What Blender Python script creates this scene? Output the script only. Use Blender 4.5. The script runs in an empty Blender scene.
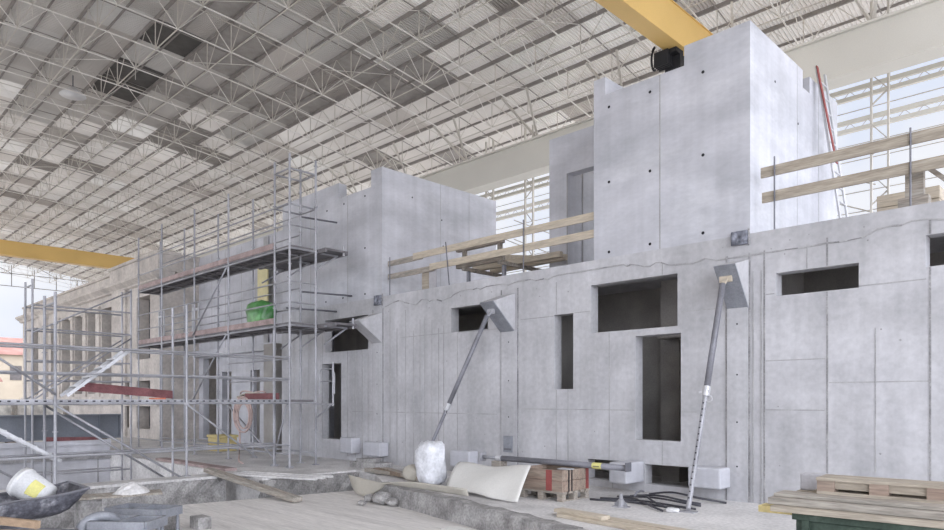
import bpy, bmesh, math, random
from mathutils import Vector, Matrix
random.seed(7)
SC = bpy.context.scene
COL = SC.collection
PI = math.pi

# ------------------------------------------------------------------ camera, sky, exposure
F_PX = 686.0
YAW = math.radians(44.666)
CAM_H = 1.6
cd = bpy.data.cameras.new('camera')
cd.sensor_fit = 'HORIZONTAL'
cd.sensor_width = 36.0
cd.lens = F_PX / 944.0 * 36.0
cd.shift_y = (400.0 - 265.0) / 944.0
cd.clip_start = 0.1
cd.clip_end = 2000
cam = bpy.data.objects.new('camera', cd)
COL.objects.link(cam)
cam.location = (0, 0, CAM_H)
cam.rotation_euler = (PI / 2, 0, YAW)
SC.camera = cam

SC.view_settings.view_transform = 'Standard'
SC.view_settings.look = 'None'
SC.view_settings.gamma = 1.0
SC.view_settings.use_curve_mapping = False
SC.view_settings.exposure = -0.2

world = bpy.data.worlds.new('sky')
SC.world = world
world.use_nodes = True
nt = world.node_tree
nt.nodes.clear()
w_out = nt.nodes.new('ShaderNodeOutputWorld')
w_bg = nt.nodes.new('ShaderNodeBackground')
w_tc = nt.nodes.new('ShaderNodeTexCoord')
def sky_side(direction, amount):
    d = nt.nodes.new('ShaderNodeVectorMath'); d.operation = 'DOT_PRODUCT'
    d.inputs[1].default_value = Vector(direction).normalized()
    m = nt.nodes.new('ShaderNodeMapRange')
    m.inputs['From Min'].default_value = 0.0; m.inputs['From Max'].default_value = 1.0
    m.inputs['To Min'].default_value = 0.0; m.inputs['To Max'].default_value = amount
    nt.links.new(w_tc.outputs['Generated'], d.inputs[0]); nt.links.new(d.outputs['Value'], m.inputs['Value'])
    return m
w_a = sky_side((0.95, -0.15, 0.25), 5.4)      # bright overcast sky past the right end of the hall
w_b = sky_side((-0.2, -0.95, 0.22), 1.7)     # brightest sky past the open near side
w_add = nt.nodes.new('ShaderNodeMath'); w_add.operation = 'ADD'
w_map = nt.nodes.new('ShaderNodeMath'); w_map.operation = 'ADD'; w_map.inputs[1].default_value = 1.15
nt.links.new(w_a.outputs['Result'], w_add.inputs[0]); nt.links.new(w_b.outputs['Result'], w_add.inputs[1])
nt.links.new(w_add.outputs['Value'], w_map.inputs[0])
w_noi = nt.nodes.new('ShaderNodeTexNoise')
w_noi.inputs['Scale'].default_value = 5.0
w_noi.inputs['Detail'].default_value = 5.0
w_rmp = nt.nodes.new('ShaderNodeValToRGB')
w_rmp.color_ramp.elements[0].position = 0.38
w_rmp.color_ramp.elements[0].color = (0.76, 0.82, 0.96, 1)
w_rmp.color_ramp.elements[1].position = 0.62
w_rmp.color_ramp.elements[1].color = (0.93, 0.94, 0.98, 1)
nt.links.new(w_tc.outputs['Generated'], w_noi.inputs['Vector'])
nt.links.new(w_noi.outputs['Fac'], w_rmp.inputs['Fac'])
nt.links.new(w_rmp.outputs['Color'], w_bg.inputs['Color'])
nt.links.new(w_map.outputs['Value'], w_bg.inputs['Strength'])
nt.links.new(w_bg.outputs['Background'], w_out.inputs['Surface'])

# ------------------------------------------------------------------ helpers
class MB:
    """collects shapes and links them as ONE mesh object"""
    def __init__(s):
        s.v = []; s.f = []; s.m = []
    def add(s, vs, fs, m=0):
        b = len(s.v)
        s.v += [tuple(q) for q in vs]
        s.f += [tuple(b + i for i in f) for f in fs]
        s.m += [m] * len(fs)
        return s
    def box(s, x0, x1, y0, y1, z0, z1, m=0):
        return s.add([(x0, y0, z0), (x1, y0, z0), (x1, y1, z0), (x0, y1, z0),
                      (x0, y0, z1), (x1, y0, z1), (x1, y1, z1), (x0, y1, z1)],
                     [(3, 2, 1, 0), (4, 5, 6, 7), (0, 1, 5, 4), (1, 2, 6, 5), (2, 3, 7, 6), (3, 0, 4, 7)], m)
    def bar(s, p, q, w, h=None, m=0, up=(0, 0, 1)):
        p = Vector(p); q = Vector(q); h = h or w
        d = (q - p).normalized()
        u = Vector(up)
        if abs(d.dot(u)) > 0.98: u = Vector((0, 1, 0))
        a = d.cross(u).normalized(); b = a.cross(d).normalized()
        a *= w / 2; b *= h / 2
        c = [p - a - b, p + a - b, p + a + b, p - a + b, q - a - b, q + a - b, q + a + b, q - a + b]
        return s.add(c, [(0, 1, 2, 3), (7, 6, 5, 4), (4, 5, 1, 0), (5, 6, 2, 1), (6, 7, 3, 2), (7, 4, 0, 3)], m)
    def tube(s, p, q, r, n=8, m=0, r2=None):
        p = Vector(p); q = Vector(q); r2 = r if r2 is None else r2
        d = (q - p).normalized()
        u = Vector((0, 0, 1)) if abs(d.z) < 0.98 else Vector((0, 1, 0))
        a = d.cross(u).normalized(); b = a.cross(d).normalized()
        vs = []
        for o, rr in ((p, r), (q, r2)):
            for i in range(n):
                t = 2 * PI * i / n
                vs.append(o + a * rr * math.cos(t) + b * rr * math.sin(t))
        fs = [(i, (i + 1) % n, n + (i + 1) % n, n + i) for i in range(n)]
        fs += [tuple(range(n - 1, -1, -1)), tuple(range(n, 2 * n))]
        return s.add(vs, fs, m)
    def path(s, pts, r, n=6, m=0, closed=False):
        pts = [Vector(p) for p in pts]; k = len(pts)
        vs = []; 
        for j in range(k):
            if closed: d = pts[(j + 1) % k] - pts[j - 1]
            else: d = pts[min(j + 1, k - 1)] - pts[max(j - 1, 0)]
            d.normalize()
            u = Vector((0, 0, 1)) if abs(d.z) < 0.95 else Vector((0, 1, 0))
            a = d.cross(u).normalized(); b = a.cross(d).normalized()
            for i in range(n):
                t = 2 * PI * i / n
                vs.append(pts[j] + a * r * math.cos(t) + b * r * math.sin(t))
        fs = []
        for j in range(k if closed else k - 1):
            j2 = (j + 1) % k
            for i in range(n):
                fs.append((j * n + i, j * n + (i + 1) % n, j2 * n + (i + 1) % n, j2 * n + i))
        if not closed:
            fs += [tuple(range(n - 1, -1, -1)), tuple((k - 1) * n + i for i in range(n))]
        return s.add(vs, fs, m)
    def prism(s, poly, ext, m=0):
        """poly: 3-D points of one face, ext: vector"""
        n = len(poly); e = Vector(ext)
        vs = [Vector(p) for p in poly] + [Vector(p) + e for p in poly]
        fs = [tuple(range(n)), tuple(range(2 * n - 1, n - 1, -1))]
        fs += [((i + 1) % n, i, n + i, n + (i + 1) % n) for i in range(n)]
        return s.add(vs, fs, m)
    def lathe(s, c, prof, n=20, m=0, axis=None):
        """prof: list of (radius, height)"""
        M = axis or Matrix.Identity(3); c = Vector(c); vs = []
        for (r, z) in prof:
            for i in range(n):
                t = 2 * PI * i / n
                vs.append(c + M @ Vector((r * math.cos(t), r * math.sin(t), z)))
        k = len(prof)
        fs = [(j * n + i, j * n + (i + 1) % n, (j + 1) * n + (i + 1) % n, (j + 1) * n + i) for j in range(k - 1) for i in range(n)]
        fs += [tuple(range(n - 1, -1, -1)), tuple((k - 1) * n + i for i in range(n))]
        return s.add(vs, fs, m)
    def grid(s, fn, nu, nv, thick=0.02, m=0):
        """a thick sheet; fn(u,v) -> point"""
        P = [[Vector(fn(i / nu, j / nv)) for i in range(nu + 1)] for j in range(nv + 1)]
        top = []; bot = []
        for j in range(nv + 1):
            for i in range(nu + 1):
                du = P[j][min(i + 1, nu)] - P[j][max(i - 1, 0)]
                dv = P[min(j + 1, nv)][i] - P[max(j - 1, 0)][i]
                nn = du.cross(dv)
                nn = nn.normalized() if nn.length > 1e-9 else Vector((0, 0, 1))
                top.append(P[j][i] + nn * thick / 2); bot.append(P[j][i] - nn * thick / 2)
        N = (nu + 1) * (nv + 1); W = nu + 1; fs = []
        for j in range(nv):
            for i in range(nu):
                a, b, c, d = j * W + i, j * W + i + 1, (j + 1) * W + i + 1, (j + 1) * W + i
                fs.append((a, b, c, d)); fs.append((N + d, N + c, N + b, N + a))
        for i in range(nu):
            fs.append((i + 1, i, N + i, N + i + 1))
            a = nv * W + i; fs.append((a, a + 1, N + a + 1, N + a))
        for j in range(nv):
            a = j * W; fs.append((a, a + W, N + a + W, N + a))
            a = j * W + nu; fs.append((a + W, a, N + a, N + a + W))
        return s.add(top + bot, fs, m)
    def build(s, name, mats, parent=None, smooth=False, bevel=0):
        if not isinstance(mats, (list, tuple)): mats = [mats]
        me = bpy.data.meshes.new(name)
        org = Vector((0, 0, 0))
        if parent is None and s.v:
            xs = [q[0] for q in s.v]; ys = [q[1] for q in s.v]; zs = [q[2] for q in s.v]
            org = Vector(((min(xs) + max(xs)) / 2, (min(ys) + max(ys)) / 2, min(zs)))
        elif parent is not None:
            org = world_loc(parent)
        me.from_pydata([(q[0] - org.x, q[1] - org.y, q[2] - org.z) for q in s.v], [], s.f)
        for mt in mats: me.materials.append(mt)
        me.polygons.foreach_set('material_index', s.m)
        if smooth: me.polygons.foreach_set('use_smooth', [True] * len(me.polygons))
        me.update()
        o = bpy.data.objects.new(name, me)
        COL.objects.link(o)
        if parent is None: o.location = org
        else: o.parent = parent
        if bevel:
            b = o.modifiers.new('bevel', 'BEVEL'); b.width = bevel; b.segments = 2; b.limit_method = 'ANGLE'
        return o

def world_loc(o):
    v = Vector(o.location)
    while o.parent is not None:
        o = o.parent; v = v + Vector(o.location)
    return v
def tag(o, label, cat, group=None, kind=None):
    o['label'] = label; o['category'] = cat
    if group: o['group'] = group
    if kind: o['kind'] = kind
    return o
def struct(o, label=None):
    o['kind'] = 'structure'
    if label: o['label'] = label
    return o
def thing(name, label, cat, loc, group=None):
    o = bpy.data.objects.new(name, None); COL.objects.link(o)
    o.location = loc; o.empty_display_size = 0.2
    return tag(o, label, cat, group)
def copy_thing(o, loc, label=None):
    c = o.copy(); COL.objects.link(c); c.location = loc
    if label: c['label'] = label
    for ch in list(o.children):
        d = ch.copy(); COL.objects.link(d); d.parent = c
        for g in list(ch.children):
            e = g.copy(); COL.objects.link(e); e.parent = d
    return c

# ------------------------------------------------------------------ materials
def mat(name, base, rough=0.8, metal=0.0, var=0.15, scale=3.0, fine=0.08, fscale=40.0, tint=None, bump=0.0,
        stretch=(1, 1, 1), streak=0.0, stains=None, stain_amt=0.0, stain_scale=0.6, spec=0.3):
    m = bpy.data.materials.new(name); m.use_nodes = True
    t = m.node_tree; N = t.nodes; L = t.links
    bs = N['Principled BSDF']
    bs.inputs['Roughness'].default_value = rough
    bs.inputs['Metallic'].default_value = metal
    bs.inputs['Specular IOR Level'].default_value = spec
    tc = N.new('ShaderNodeTexCoord'); mp = N.new('ShaderNodeMapping')
    mp.inputs['Scale'].default_value = stretch
    L.new(tc.outputs['Object'], mp.inputs['Vector'])
    n1 = N.new('ShaderNodeTexNoise'); n1.inputs['Scale'].default_value = scale; n1.inputs['Detail'].default_value = 6
    n2 = N.new('ShaderNodeTexNoise'); n2.inputs['Scale'].default_value = fscale; n2.inputs['Detail'].default_value = 3
    L.new(mp.outputs['Vector'], n1.inputs['Vector']); L.new(mp.outputs['Vector'], n2.inputs['Vector'])
    def rng(node, amt):
        r = N.new('ShaderNodeMapRange')
        r.inputs['From Min'].default_value = 0.3; r.inputs['From Max'].default_value = 0.7
        r.inputs['To Min'].default_value = 1 - amt; r.inputs['To Max'].default_value = 1 + amt
        L.new(node.outputs['Fac'], r.inputs['Value']); return r
    r1 = rng(n1, var); r2 = rng(n2, fine)
    mul = N.new('ShaderNodeMath'); mul.operation = 'MULTIPLY'
    L.new(r1.outputs['Result'], mul.inputs[0]); L.new(r2.outputs['Result'], mul.inputs[1])
    if streak:
        mps = N.new('ShaderNodeMapping'); mps.inputs['Scale'].default_value = (1, 1, 0.05)
        ns = N.new('ShaderNodeTexNoise'); ns.inputs['Scale'].default_value = 5.0; ns.inputs['Detail'].default_value = 6
        L.new(tc.outputs['Object'], mps.inputs['Vector']); L.new(mps.outputs['Vector'], ns.inputs['Vector'])
        rs = rng(ns, streak); m2 = N.new('ShaderNodeMath'); m2.operation = 'MULTIPLY'
        L.new(mul.outputs['Value'], m2.inputs[0]); L.new(rs.outputs['Result'], m2.inputs[1]); mul = m2
    if tint:
        mx = N.new('ShaderNodeMix'); mx.data_type = 'RGBA'
        mx.inputs['A'].default_value = (*base, 1); mx.inputs['B'].default_value = (*tint, 1)
        n3 = N.new('ShaderNodeTexNoise'); n3.inputs['Scale'].default_value = scale * 0.6; n3.inputs['Detail'].default_value = 5
        L.new(mp.outputs['Vector'], n3.inputs['Vector'])
        r3 = N.new('ShaderNodeMapRange'); r3.inputs['From Min'].default_value = 0.38; r3.inputs['From Max'].default_value = 0.62
        L.new(n3.outputs['Fac'], r3.inputs['Value']); L.new(r3.outputs['Result'], mx.inputs['Factor'])
        col = mx.outputs['Result']
    else:
        rgb = N.new('ShaderNodeRGB'); rgb.outputs[0].default_value = (*base, 1); col = rgb.outputs[0]
    if stains:
        ms = N.new('ShaderNodeMix'); ms.data_type = 'RGBA'
        n4 = N.new('ShaderNodeTexNoise'); n4.inputs['Scale'].default_value = stain_scale; n4.inputs['Detail'].default_value = 8
        n4.inputs['Roughness'].default_value = 0.65
        L.new(mp.outputs['Vector'], n4.inputs['Vector'])
        r4 = N.new('ShaderNodeMapRange'); r4.inputs['From Min'].default_value = 0.52; r4.inputs['From Max'].default_value = 0.68
        r4.inputs['To Max'].default_value = stain_amt
        L.new(n4.outputs['Fac'], r4.inputs['Value'])
        L.new(r4.outputs['Result'], ms.inputs['Factor']); L.new(col, ms.inputs['A']); ms.inputs['B'].default_value = (*stains, 1)
        col = ms.outputs['Result']
    vm = N.new('ShaderNodeVectorMath'); vm.operation = 'SCALE'
    L.new(col, vm.inputs[0]); L.new(mul.outputs['Value'], vm.inputs['Scale'])
    L.new(vm.outputs['Vector'], bs.inputs['Base Color'])
    if bump:
        b = N.new('ShaderNodeBump'); b.inputs['Strength'].default_value = bump; b.inputs['Distance'].default_value = 0.02
        L.new(n2.outputs['Fac'], b.inputs['Height']); L.new(b.outputs['Normal'], bs.inputs['Normal'])
    return m

M = {}
M['conc'] = mat('concrete', (0.52, 0.515, 0.535), 0.75, var=0.12, streak=0.08, scale=1.1, fine=0.07, fscale=14, tint=(0.46, 0.455, 0.47), stains=(0.36, 0.36, 0.38), stain_amt=0.4, stain_scale=0.9, bump=0.08)
M['conc_smooth'] = mat('smooth_concrete', (0.545, 0.545, 0.585), 0.5, var=0.12, streak=0.07, scale=0.8, fine=0.04, fscale=9, tint=(0.46, 0.465, 0.50), stains=(0.66, 0.66, 0.69), stain_amt=0.5, stain_scale=0.6, stretch=(1, 1, 2.2), bump=0.03)
M['conc_joint'] = mat('concrete_joint', (0.31, 0.305, 0.31), 0.9, var=0.3, scale=3, fine=0.2)
M['conc_line'] = mat('concrete_board_line', (0.39, 0.385, 0.39), 0.9, var=0.2, scale=2, fine=0.1)
M['conc_rough'] = mat('rough_concrete', (0.28, 0.27, 0.265), 0.95, var=0.3, scale=4, fine=0.25, fscale=28, tint=(0.36, 0.35, 0.345), bump=0.8)
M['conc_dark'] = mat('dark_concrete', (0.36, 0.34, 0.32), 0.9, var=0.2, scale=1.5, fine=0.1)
M['floor'] = mat('floor_concrete', (0.62, 0.605, 0.60), 0.9, var=0.18, scale=1.2, fine=0.15, fscale=20, stains=(0.34, 0.33, 0.33), stain_amt=0.5, stain_scale=0.8, bump=0.2)
M['deck'] = mat('deck_boards', (0.67, 0.645, 0.625), 0.9, var=0.10, scale=1.2, fine=0.12, fscale=10, stretch=(0.6, 6, 1), stains=(0.45, 0.43, 0.42), stain_amt=0.5, stain_scale=1.0, bump=0.1)
M['hole'] = mat('tie_hole', (0.02, 0.02, 0.025), 0.9, var=0.05)
M['stone'] = mat('old_limestone', (0.56, 0.52, 0.48), 0.9, var=0.16, scale=1.4, fine=0.12, fscale=9, tint=(0.49, 0.45, 0.42), stains=(0.34, 0.31, 0.29), stain_amt=0.5, stain_scale=0.5, bump=0.15)
M['stone_dark'] = mat('window_reveal', (0.12, 0.11, 0.11), 0.8, var=0.2)
M['rubble'] = mat('rubble_wall', (0.70, 0.67, 0.61), 0.95, var=0.25, scale=3.0, fine=0.2, fscale=9, tint=(0.60, 0.56, 0.51), bump=0.5)
M['galv'] = mat('galvanised_steel', (0.36, 0.36, 0.385), 0.5, 0.25, var=0.25, scale=2.0, fine=0.1)
M['galv_light'] = mat('bright_aluminium', (0.54, 0.54, 0.56), 0.4, 0.3, var=0.12)
M['steel_dark'] = mat('dark_steel', (0.17, 0.17, 0.19), 0.5, 0.3, var=0.2)
M['steel_prop'] = mat('prop_steel', (0.22, 0.22, 0.245), 0.5, 0.2, var=0.2)
M['deck_steel'] = mat('scaffold_deck_steel', (0.20, 0.19, 0.20), 0.6, 0.3, var=0.2)
M['red_board'] = mat('red_brown_board', (0.20, 0.085, 0.09), 0.8, var=0.25, scale=4, fine=0.15)
M['dusty_board'] = mat('dusty_pink_board', (0.36, 0.28, 0.27), 0.85, var=0.25, scale=4, fine=0.15)
M['roof'] = None
M['roof_dark'] = mat('dark_roof_panel', (0.10, 0.095, 0.09), 0.8, var=0.15)
M['white_steel'] = mat('white_painted_steel', (0.58, 0.55, 0.50), 0.55, 0.0, var=0.12, scale=1.0, fine=0.05)
M['grey_panel'] = mat('grey_roof_panel', (0.36, 0.34, 0.32), 0.8, var=0.12)
M['purlin'] = mat('grey_purlin', (0.27, 0.25, 0.235), 0.6, 0.0, var=0.15)
M['tie_steel'] = mat('lit_tie_steel', (0.80, 0.78, 0.74), 0.5, var=0.08)  # lighter copy of white_steel: the light on the ties is put into the colour
M['beam_cream'] = mat('cream_beam_paint', (0.70, 0.68, 0.62), 0.55, 0.0, var=0.05, scale=0.6, fine=0.03)
M['yellow'] = mat('crane_yellow', (0.74, 0.50, 0.18), 0.45, 0.0, var=0.06, scale=0.7, fine=0.03)
M['black'] = mat('black_rubber', (0.025, 0.025, 0.028), 0.6, var=0.2)
M['hose'] = mat('dark_hose', (0.06, 0.06, 0.07), 0.5, var=0.3, scale=6)
M['wood'] = mat('weathered_wood', (0.39, 0.345, 0.285), 0.85, var=0.2, scale=3, fine=0.15, fscale=12, stretch=(0.5, 6, 6), tint=(0.34, 0.295, 0.24), bump=0.1)
M['wood_pale'] = mat('pale_wood', (0.52, 0.45, 0.355), 0.85, var=0.15, scale=3, fine=0.12, fscale=12, stretch=(0.5, 6, 6), tint=(0.50, 0.44, 0.36), bump=0.1)
M['wood_grey'] = mat('grey_wood', (0.34, 0.315, 0.28), 0.9, var=0.25, scale=3, fine=0.2, fscale=12, stretch=(0.5, 6, 6), tint=(0.33, 0.29, 0.25), bump=0.15)
M['wood_dark'] = mat('dark_wood', (0.22, 0.17, 0.13), 0.9, var=0.25, scale=3, fine=0.2, fscale=10, stretch=(0.5, 6, 6), bump=0.2)
M['wood_brown'] = mat('brown_wood', (0.30, 0.245, 0.20), 0.9, var=0.2, scale=3, fine=0.15, fscale=12, stretch=(0.5, 6, 6), tint=(0.28, 0.21, 0.17), bump=0.1)
M['wood_orange'] = mat('tan_wood', (0.40, 0.29, 0.20), 0.85, var=0.2, scale=3, fine=0.15, stretch=(0.5, 6, 6))
M['yellow_wood'] = mat('yellow_formwork_board', (0.66, 0.55, 0.27), 0.7, var=0.1, scale=2, fine=0.1)
M['white_plastic'] = mat('white_plastic', (0.75, 0.75, 0.76), 0.5, var=0.06)
M['film'] = mat('wrapped_white_plastic', (0.72, 0.73, 0.77), 0.35, var=0.15, scale=5, fine=0.15, fscale=18, bump=0.5, spec=0.6)
M['tarp'] = mat('white_tarp', (0.71, 0.70, 0.67), 0.8, var=0.06, scale=2, fine=0.04, bump=0.05)
M['beige_sheet'] = mat('beige_sheet', (0.52, 0.49, 0.43), 0.8, var=0.08, scale=2, fine=0.05)
M['green_film'] = mat('green_plastic', (0.05, 0.20, 0.05), 0.3, var=0.35, scale=5, fine=0.15, tint=(0.12, 0.32, 0.10), spec=0.6)
M['dumpster'] = mat('green_paint', (0.05, 0.075, 0.058), 0.6, var=0.3, scale=4, fine=0.2, stains=(0.2, 0.22, 0.2), stain_amt=0.5, stain_scale=2.0)
M['label_yellow'] = mat('yellow_label', (0.66, 0.62, 0.24), 0.6, var=0.05)
M['label_print'] = mat('dark_print', (0.20, 0.20, 0.12), 0.7, var=0.1)
M['red_paint'] = mat('red_paint', (0.26, 0.07, 0.065), 0.7, var=0.2)
M['orange_paint'] = mat('orange_paint', (0.62, 0.2, 0.12), 0.7, var=0.2)
M['foil'] = mat('printed_foil', (0.10, 0.105, 0.13), 0.5, var=0.5, scale=9, fine=0.3, fscale=20, tint=(0.28, 0.29, 0.34))
M['foam'] = mat('grey_foam', (0.42, 0.41, 0.43), 0.9, var=0.08)
M['pinkhose'] = mat('dusty_pink_hose', (0.55, 0.42, 0.39), 0.7, var=0.15, scale=4)
M['tray'] = mat('dirty_dark_tray', (0.10, 0.10, 0.12), 0.6, var=0.4, scale=8, fine=0.3, fscale=25, stains=(0.32, 0.32, 0.34), stain_amt=0.6, stain_scale=4.0)
M['grey_paint'] = mat('grey_painted_steel', (0.27, 0.28, 0.31), 0.5, 0.1, var=0.2, scale=4, fine=0.1)
M['yellow_wall'] = mat('yellow_panel', (0.74, 0.67, 0.40), 0.8, var=0.1)
M['girder'] = mat('blue_grey_girder', (0.20, 0.215, 0.245), 0.55, 0.1, var=0.12, scale=2)
M['tile_red'] = mat('red_roof_tiles', (0.38, 0.21, 0.18), 0.9, var=0.2, scale=1.0)
M['house'] = mat('beige_house_wall', (0.40, 0.345, 0.275), 0.9, var=0.1, scale=0.5)
M['hill'] = mat('brown_hill', (0.36, 0.31, 0.26), 1.0, var=0.3, scale=0.1, tint=(0.30, 0.31, 0.22))
M['ground'] = mat('outside_ground', (0.66, 0.62, 0.57), 1.0, var=0.1, scale=0.1)
M['glass'] = mat('window_pane', (0.07, 0.07, 0.08), 0.15, var=0.1, spec=0.6)

def roof_material():
    m = bpy.data.materials.new('corrugated_sheet'); m.use_nodes = True
    t = m.node_tree; N = t.nodes; L = t.links; bs = N['Principled BSDF']
    bs.inputs['Roughness'].default_value = 0.6
    tc = N.new('ShaderNodeTexCoord'); sp = N.new('ShaderNodeVectorMath'); sp.operation = 'MULTIPLY'
    sp.inputs[1].default_value = (1 / 1.6, 1 / 1.56, 0)
    of = N.new('ShaderNodeVectorMath'); of.operation = 'ADD'; of.inputs[1].default_value = (64.0, 12.48, 0)
    gp = N.new('ShaderNodeNewGeometry'); L.new(gp.outputs['Position'], of.inputs[0])
    fl = N.new('ShaderNodeVectorMath'); fl.operation = 'FLOOR'
    wn = N.new('ShaderNodeTexWhiteNoise'); wn.noise_dimensions = '3D'
    L.new(of.outputs['Vector'], sp.inputs[0]); L.new(sp.outputs['Vector'], fl.inputs[0]); L.new(fl.outputs['Vector'], wn.inputs['Vector'])
    rp = N.new('ShaderNodeValToRGB'); e = rp.color_ramp
    e.elements[0].position = 0.0; e.elements[0].color = (0.46, 0.42, 0.385, 1)
    e.elements[1].position = 1.0; e.elements[1].color = (0.82, 0.80, 0.765, 1)
    for p, c in ((0.14, (0.66, 0.62, 0.575, 1)), (0.5, (0.72, 0.685, 0.645, 1)), (0.85, (0.74, 0.71, 0.67, 1))):
        k = e.elements.new(p); k.color = c
    L.new(wn.outputs['Value'], rp.inputs['Fac'])
    no = N.new('ShaderNodeTexNoise'); no.inputs['Scale'].default_value = 0.35; no.inputs['Detail'].default_value = 4
    L.new(tc.outputs['Object'], no.inputs['Vector'])
    mr = N.new('ShaderNodeMapRange'); mr.inputs['From Min'].default_value = 0.3; mr.inputs['From Max'].default_value = 0.7
    mr.inputs['To Min'].default_value = 0.88; mr.inputs['To Max'].default_value = 1.08
    L.new(no.outputs['Fac'], mr.inputs['Value'])
    vm = N.new('ShaderNodeVectorMath'); vm.operation = 'SCALE'
    L.new(rp.outputs['Color'], vm.inputs[0]); L.new(mr.outputs['Result'], vm.inputs['Scale'])
    L.new(vm.outputs['Vector'], bs.inputs['Base Color'])
    # fibre sheets let some daylight through
    tr = N.new('ShaderNodeBsdfTranslucent'); mx = N.new('ShaderNodeMixShader'); mx.inputs['Fac'].default_value = 0.1
    L.new(vm.outputs['Vector'], tr.inputs['Color'])
    # darker, nearly opaque sheets fill the middle bays; clearer sheets the far end and the strip by the windows
    xyz = N.new('ShaderNodeSeparateXYZ'); L.new(fl.outputs['Vector'], xyz.inputs[0])
    wn2 = N.new('ShaderNodeTexWhiteNoise'); wn2.noise_dimensions = '2D'
    o2 = N.new('ShaderNodeVectorMath'); o2.operation = 'ADD'; o2.inputs[1].default_value = (37.0, 11.0, 0)
    L.new(fl.outputs['Vector'], o2.inputs[0]); L.new(o2.outputs['Vector'], wn2.inputs['Vector'])
    def math_(op, a, b):
        n = N.new('ShaderNodeMath'); n.operation = op
        for k, q in enumerate((a, b)):
            if isinstance(q, (int, float)): n.inputs[k].default_value = q
            else: L.new(q, n.inputs[k])
        return n.outputs[0]
    rnd = wn2.outputs['Value']
    far_end = math_('LESS_THAN', math_('ADD', xyz.outputs['X'], math_('MULTIPLY', rnd, 4.0)), 22.0)
    by_window = math_('GREATER_THAN', math_('ADD', xyz.outputs['Y'], math_('MULTIPLY', rnd, 2.5)), 16.9)
    clear = math_('MAXIMUM', far_end, by_window)
    sheet_tone = math_('ADD', 0.76, math_('MULTIPLY', clear, 0.24))
    va = N.new('ShaderNodeVectorMath'); va.operation = 'SCALE'
    L.new(vm.outputs['Vector'], va.inputs[0]); L.new(sheet_tone, va.inputs['Scale']); L.new(va.outputs['Vector'], bs.inputs['Base Color'])
    amount = math_('ADD', math_('MULTIPLY', clear, CLEAR_SHEET), math_('ADD', BASE_SHEET, math_('MULTIPLY', rnd, 0.02)))
    L.new(amount, mx.inputs['Fac'])
    L.new(bs.outputs['BSDF'], mx.inputs[1]); L.new(tr.outputs['BSDF'], mx.inputs[2])
    L.new(mx.outputs['Shader'], N['Material Output'].inputs['Surface'])
    return m
CLEAR_SHEET, BASE_SHEET = 0.19, 0.03
M['roof'] = roof_material()

# ------------------------------------------------------------------ ground and floors
struct(MB().box(-400, 200, -200, 300, -3.4, -3.0).build('ground', M['ground']))
struct(MB().box(-7.0, 6.4, -13.2, -13.0, -3.0, 12.0).build('unseen_sky_blocker', M['ground']))  # added unseen behind the camera to keep sky light off the right part
W = 10.67          # front plane of the new concrete building
# floor along the building, with its stepped front edge
fl = MB()
fl.prism([(-60, 6.95, 0), (-60, 21, 0), (-12.9, 21, 0), (-12.9, 6.95, 0)][::-1], (0, 0, -3))
struct(fl.build('floor', M['floor']))
fl = MB()
fl.prism([(-12.9, 9.3, 0), (-11.9, 9.05, 0), (-10.5, 8.2, 0), (-5.6, 7.1, 0), (-3.6, 7.0, 0), (6, 7.0, 0), (6, 21, 0), (-12.9, 21, 0)], (0, 0, -3))
struct(fl.build('floor_right', M['floor']))
# lower deck of boards in the foreground
dk = MB()
dk.prism([(-12.5, 5.1, -0.3), (6, -2.3, -0.3), (6, 6.98, -0.3), (-3.6, 6.98, -0.3), (-5.6, 7.05, -0.3), (-10.55, 8.15, -0.3), (-11.84, 8.85, -0.3)], (0, 0, -0.35))
struct(dk.build('floor_deck', M['deck']))
struct(MB().box(-14.0, 6, -14, 10, -2.9, -1.3).build('floor_trench', M['conc_rough']))
struct(MB().prism([(-12.9, -14, -0.55), (6, -14, -0.55), (6, -2.6, -0.55), (-11.5, 4.4, -0.55), (-12.9, 4.4, -0.55)], (0, 0, -0.7)).build('floor_left', M['floor']))

# low stone wall along the near edge of the pit (rough broken face)
def rough_box(x0, x1, y0, y1, z0, z1, seg=0.18, amp=0.03, rnd=None):
    rnd = rnd or random.Random(3)
    bm = bmesh.new()
    def g(n): return max(1, int(n / seg))
    nx, ny, nz = g(x1 - x0), g(y1 - y0), g(z1 - z0)
    mb = MB(); cache = {}
    def key(i, j, k):
        if (i, j, k) not in cache:
            cache[(i, j, k)] = len(mb.v)
            mb.v.append((x0 + (x1 - x0) * i / nx + rnd.uniform(-amp, amp), y0 + (y1 - y0) * j / ny + rnd.uniform(-amp, amp),
                         z0 + (z1 - z0) * k / nz + rnd.uniform(-amp, amp) * (0.4 if k == nz else 1)))
        return cache[(i, j, k)]
    def q(a, b, c, d): mb.f.append((a, b, c, d)); mb.m.append(0)
    for i in range(nx):
        for j in range(ny):
            q(key(i, j, nz), key(i + 1, j, nz), key(i + 1, j + 1, nz), key(i, j + 1, nz))
            q(key(i, j + 1, 0), key(i + 1, j + 1, 0), key(i + 1, j, 0), key(i, j, 0))
    for i in range(nx):
        for k in range(nz):
            q(key(i, 0, k), key(i + 1, 0, k), key(i + 1, 0, k + 1), key(i, 0, k + 1))
            q(key(i + 1, ny, k), key(i, ny, k), key(i, ny, k + 1), key(i + 1, ny, k + 1))
    for j in range(ny):
        for k in range(nz):
            q(key(nx, j, k), key(nx, j + 1, k), key(nx, j + 1, k + 1), key(nx, j, k + 1))
            q(key(0, j + 1, k), key(0, j, k), key(0, j, k + 1), key(0, j + 1, k + 1))
    bm.free()
    return mb
wl = rough_box(-14.55, -13.98, -2.0, 6.7, -3.0, -0.03)
wl.box(-14.57, -13.96, -2.0, 6.72, -0.05, 0.0, 1)
struct(wl.build('wall_pit_near', [M['conc_rough'], M['floor']]))
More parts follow.
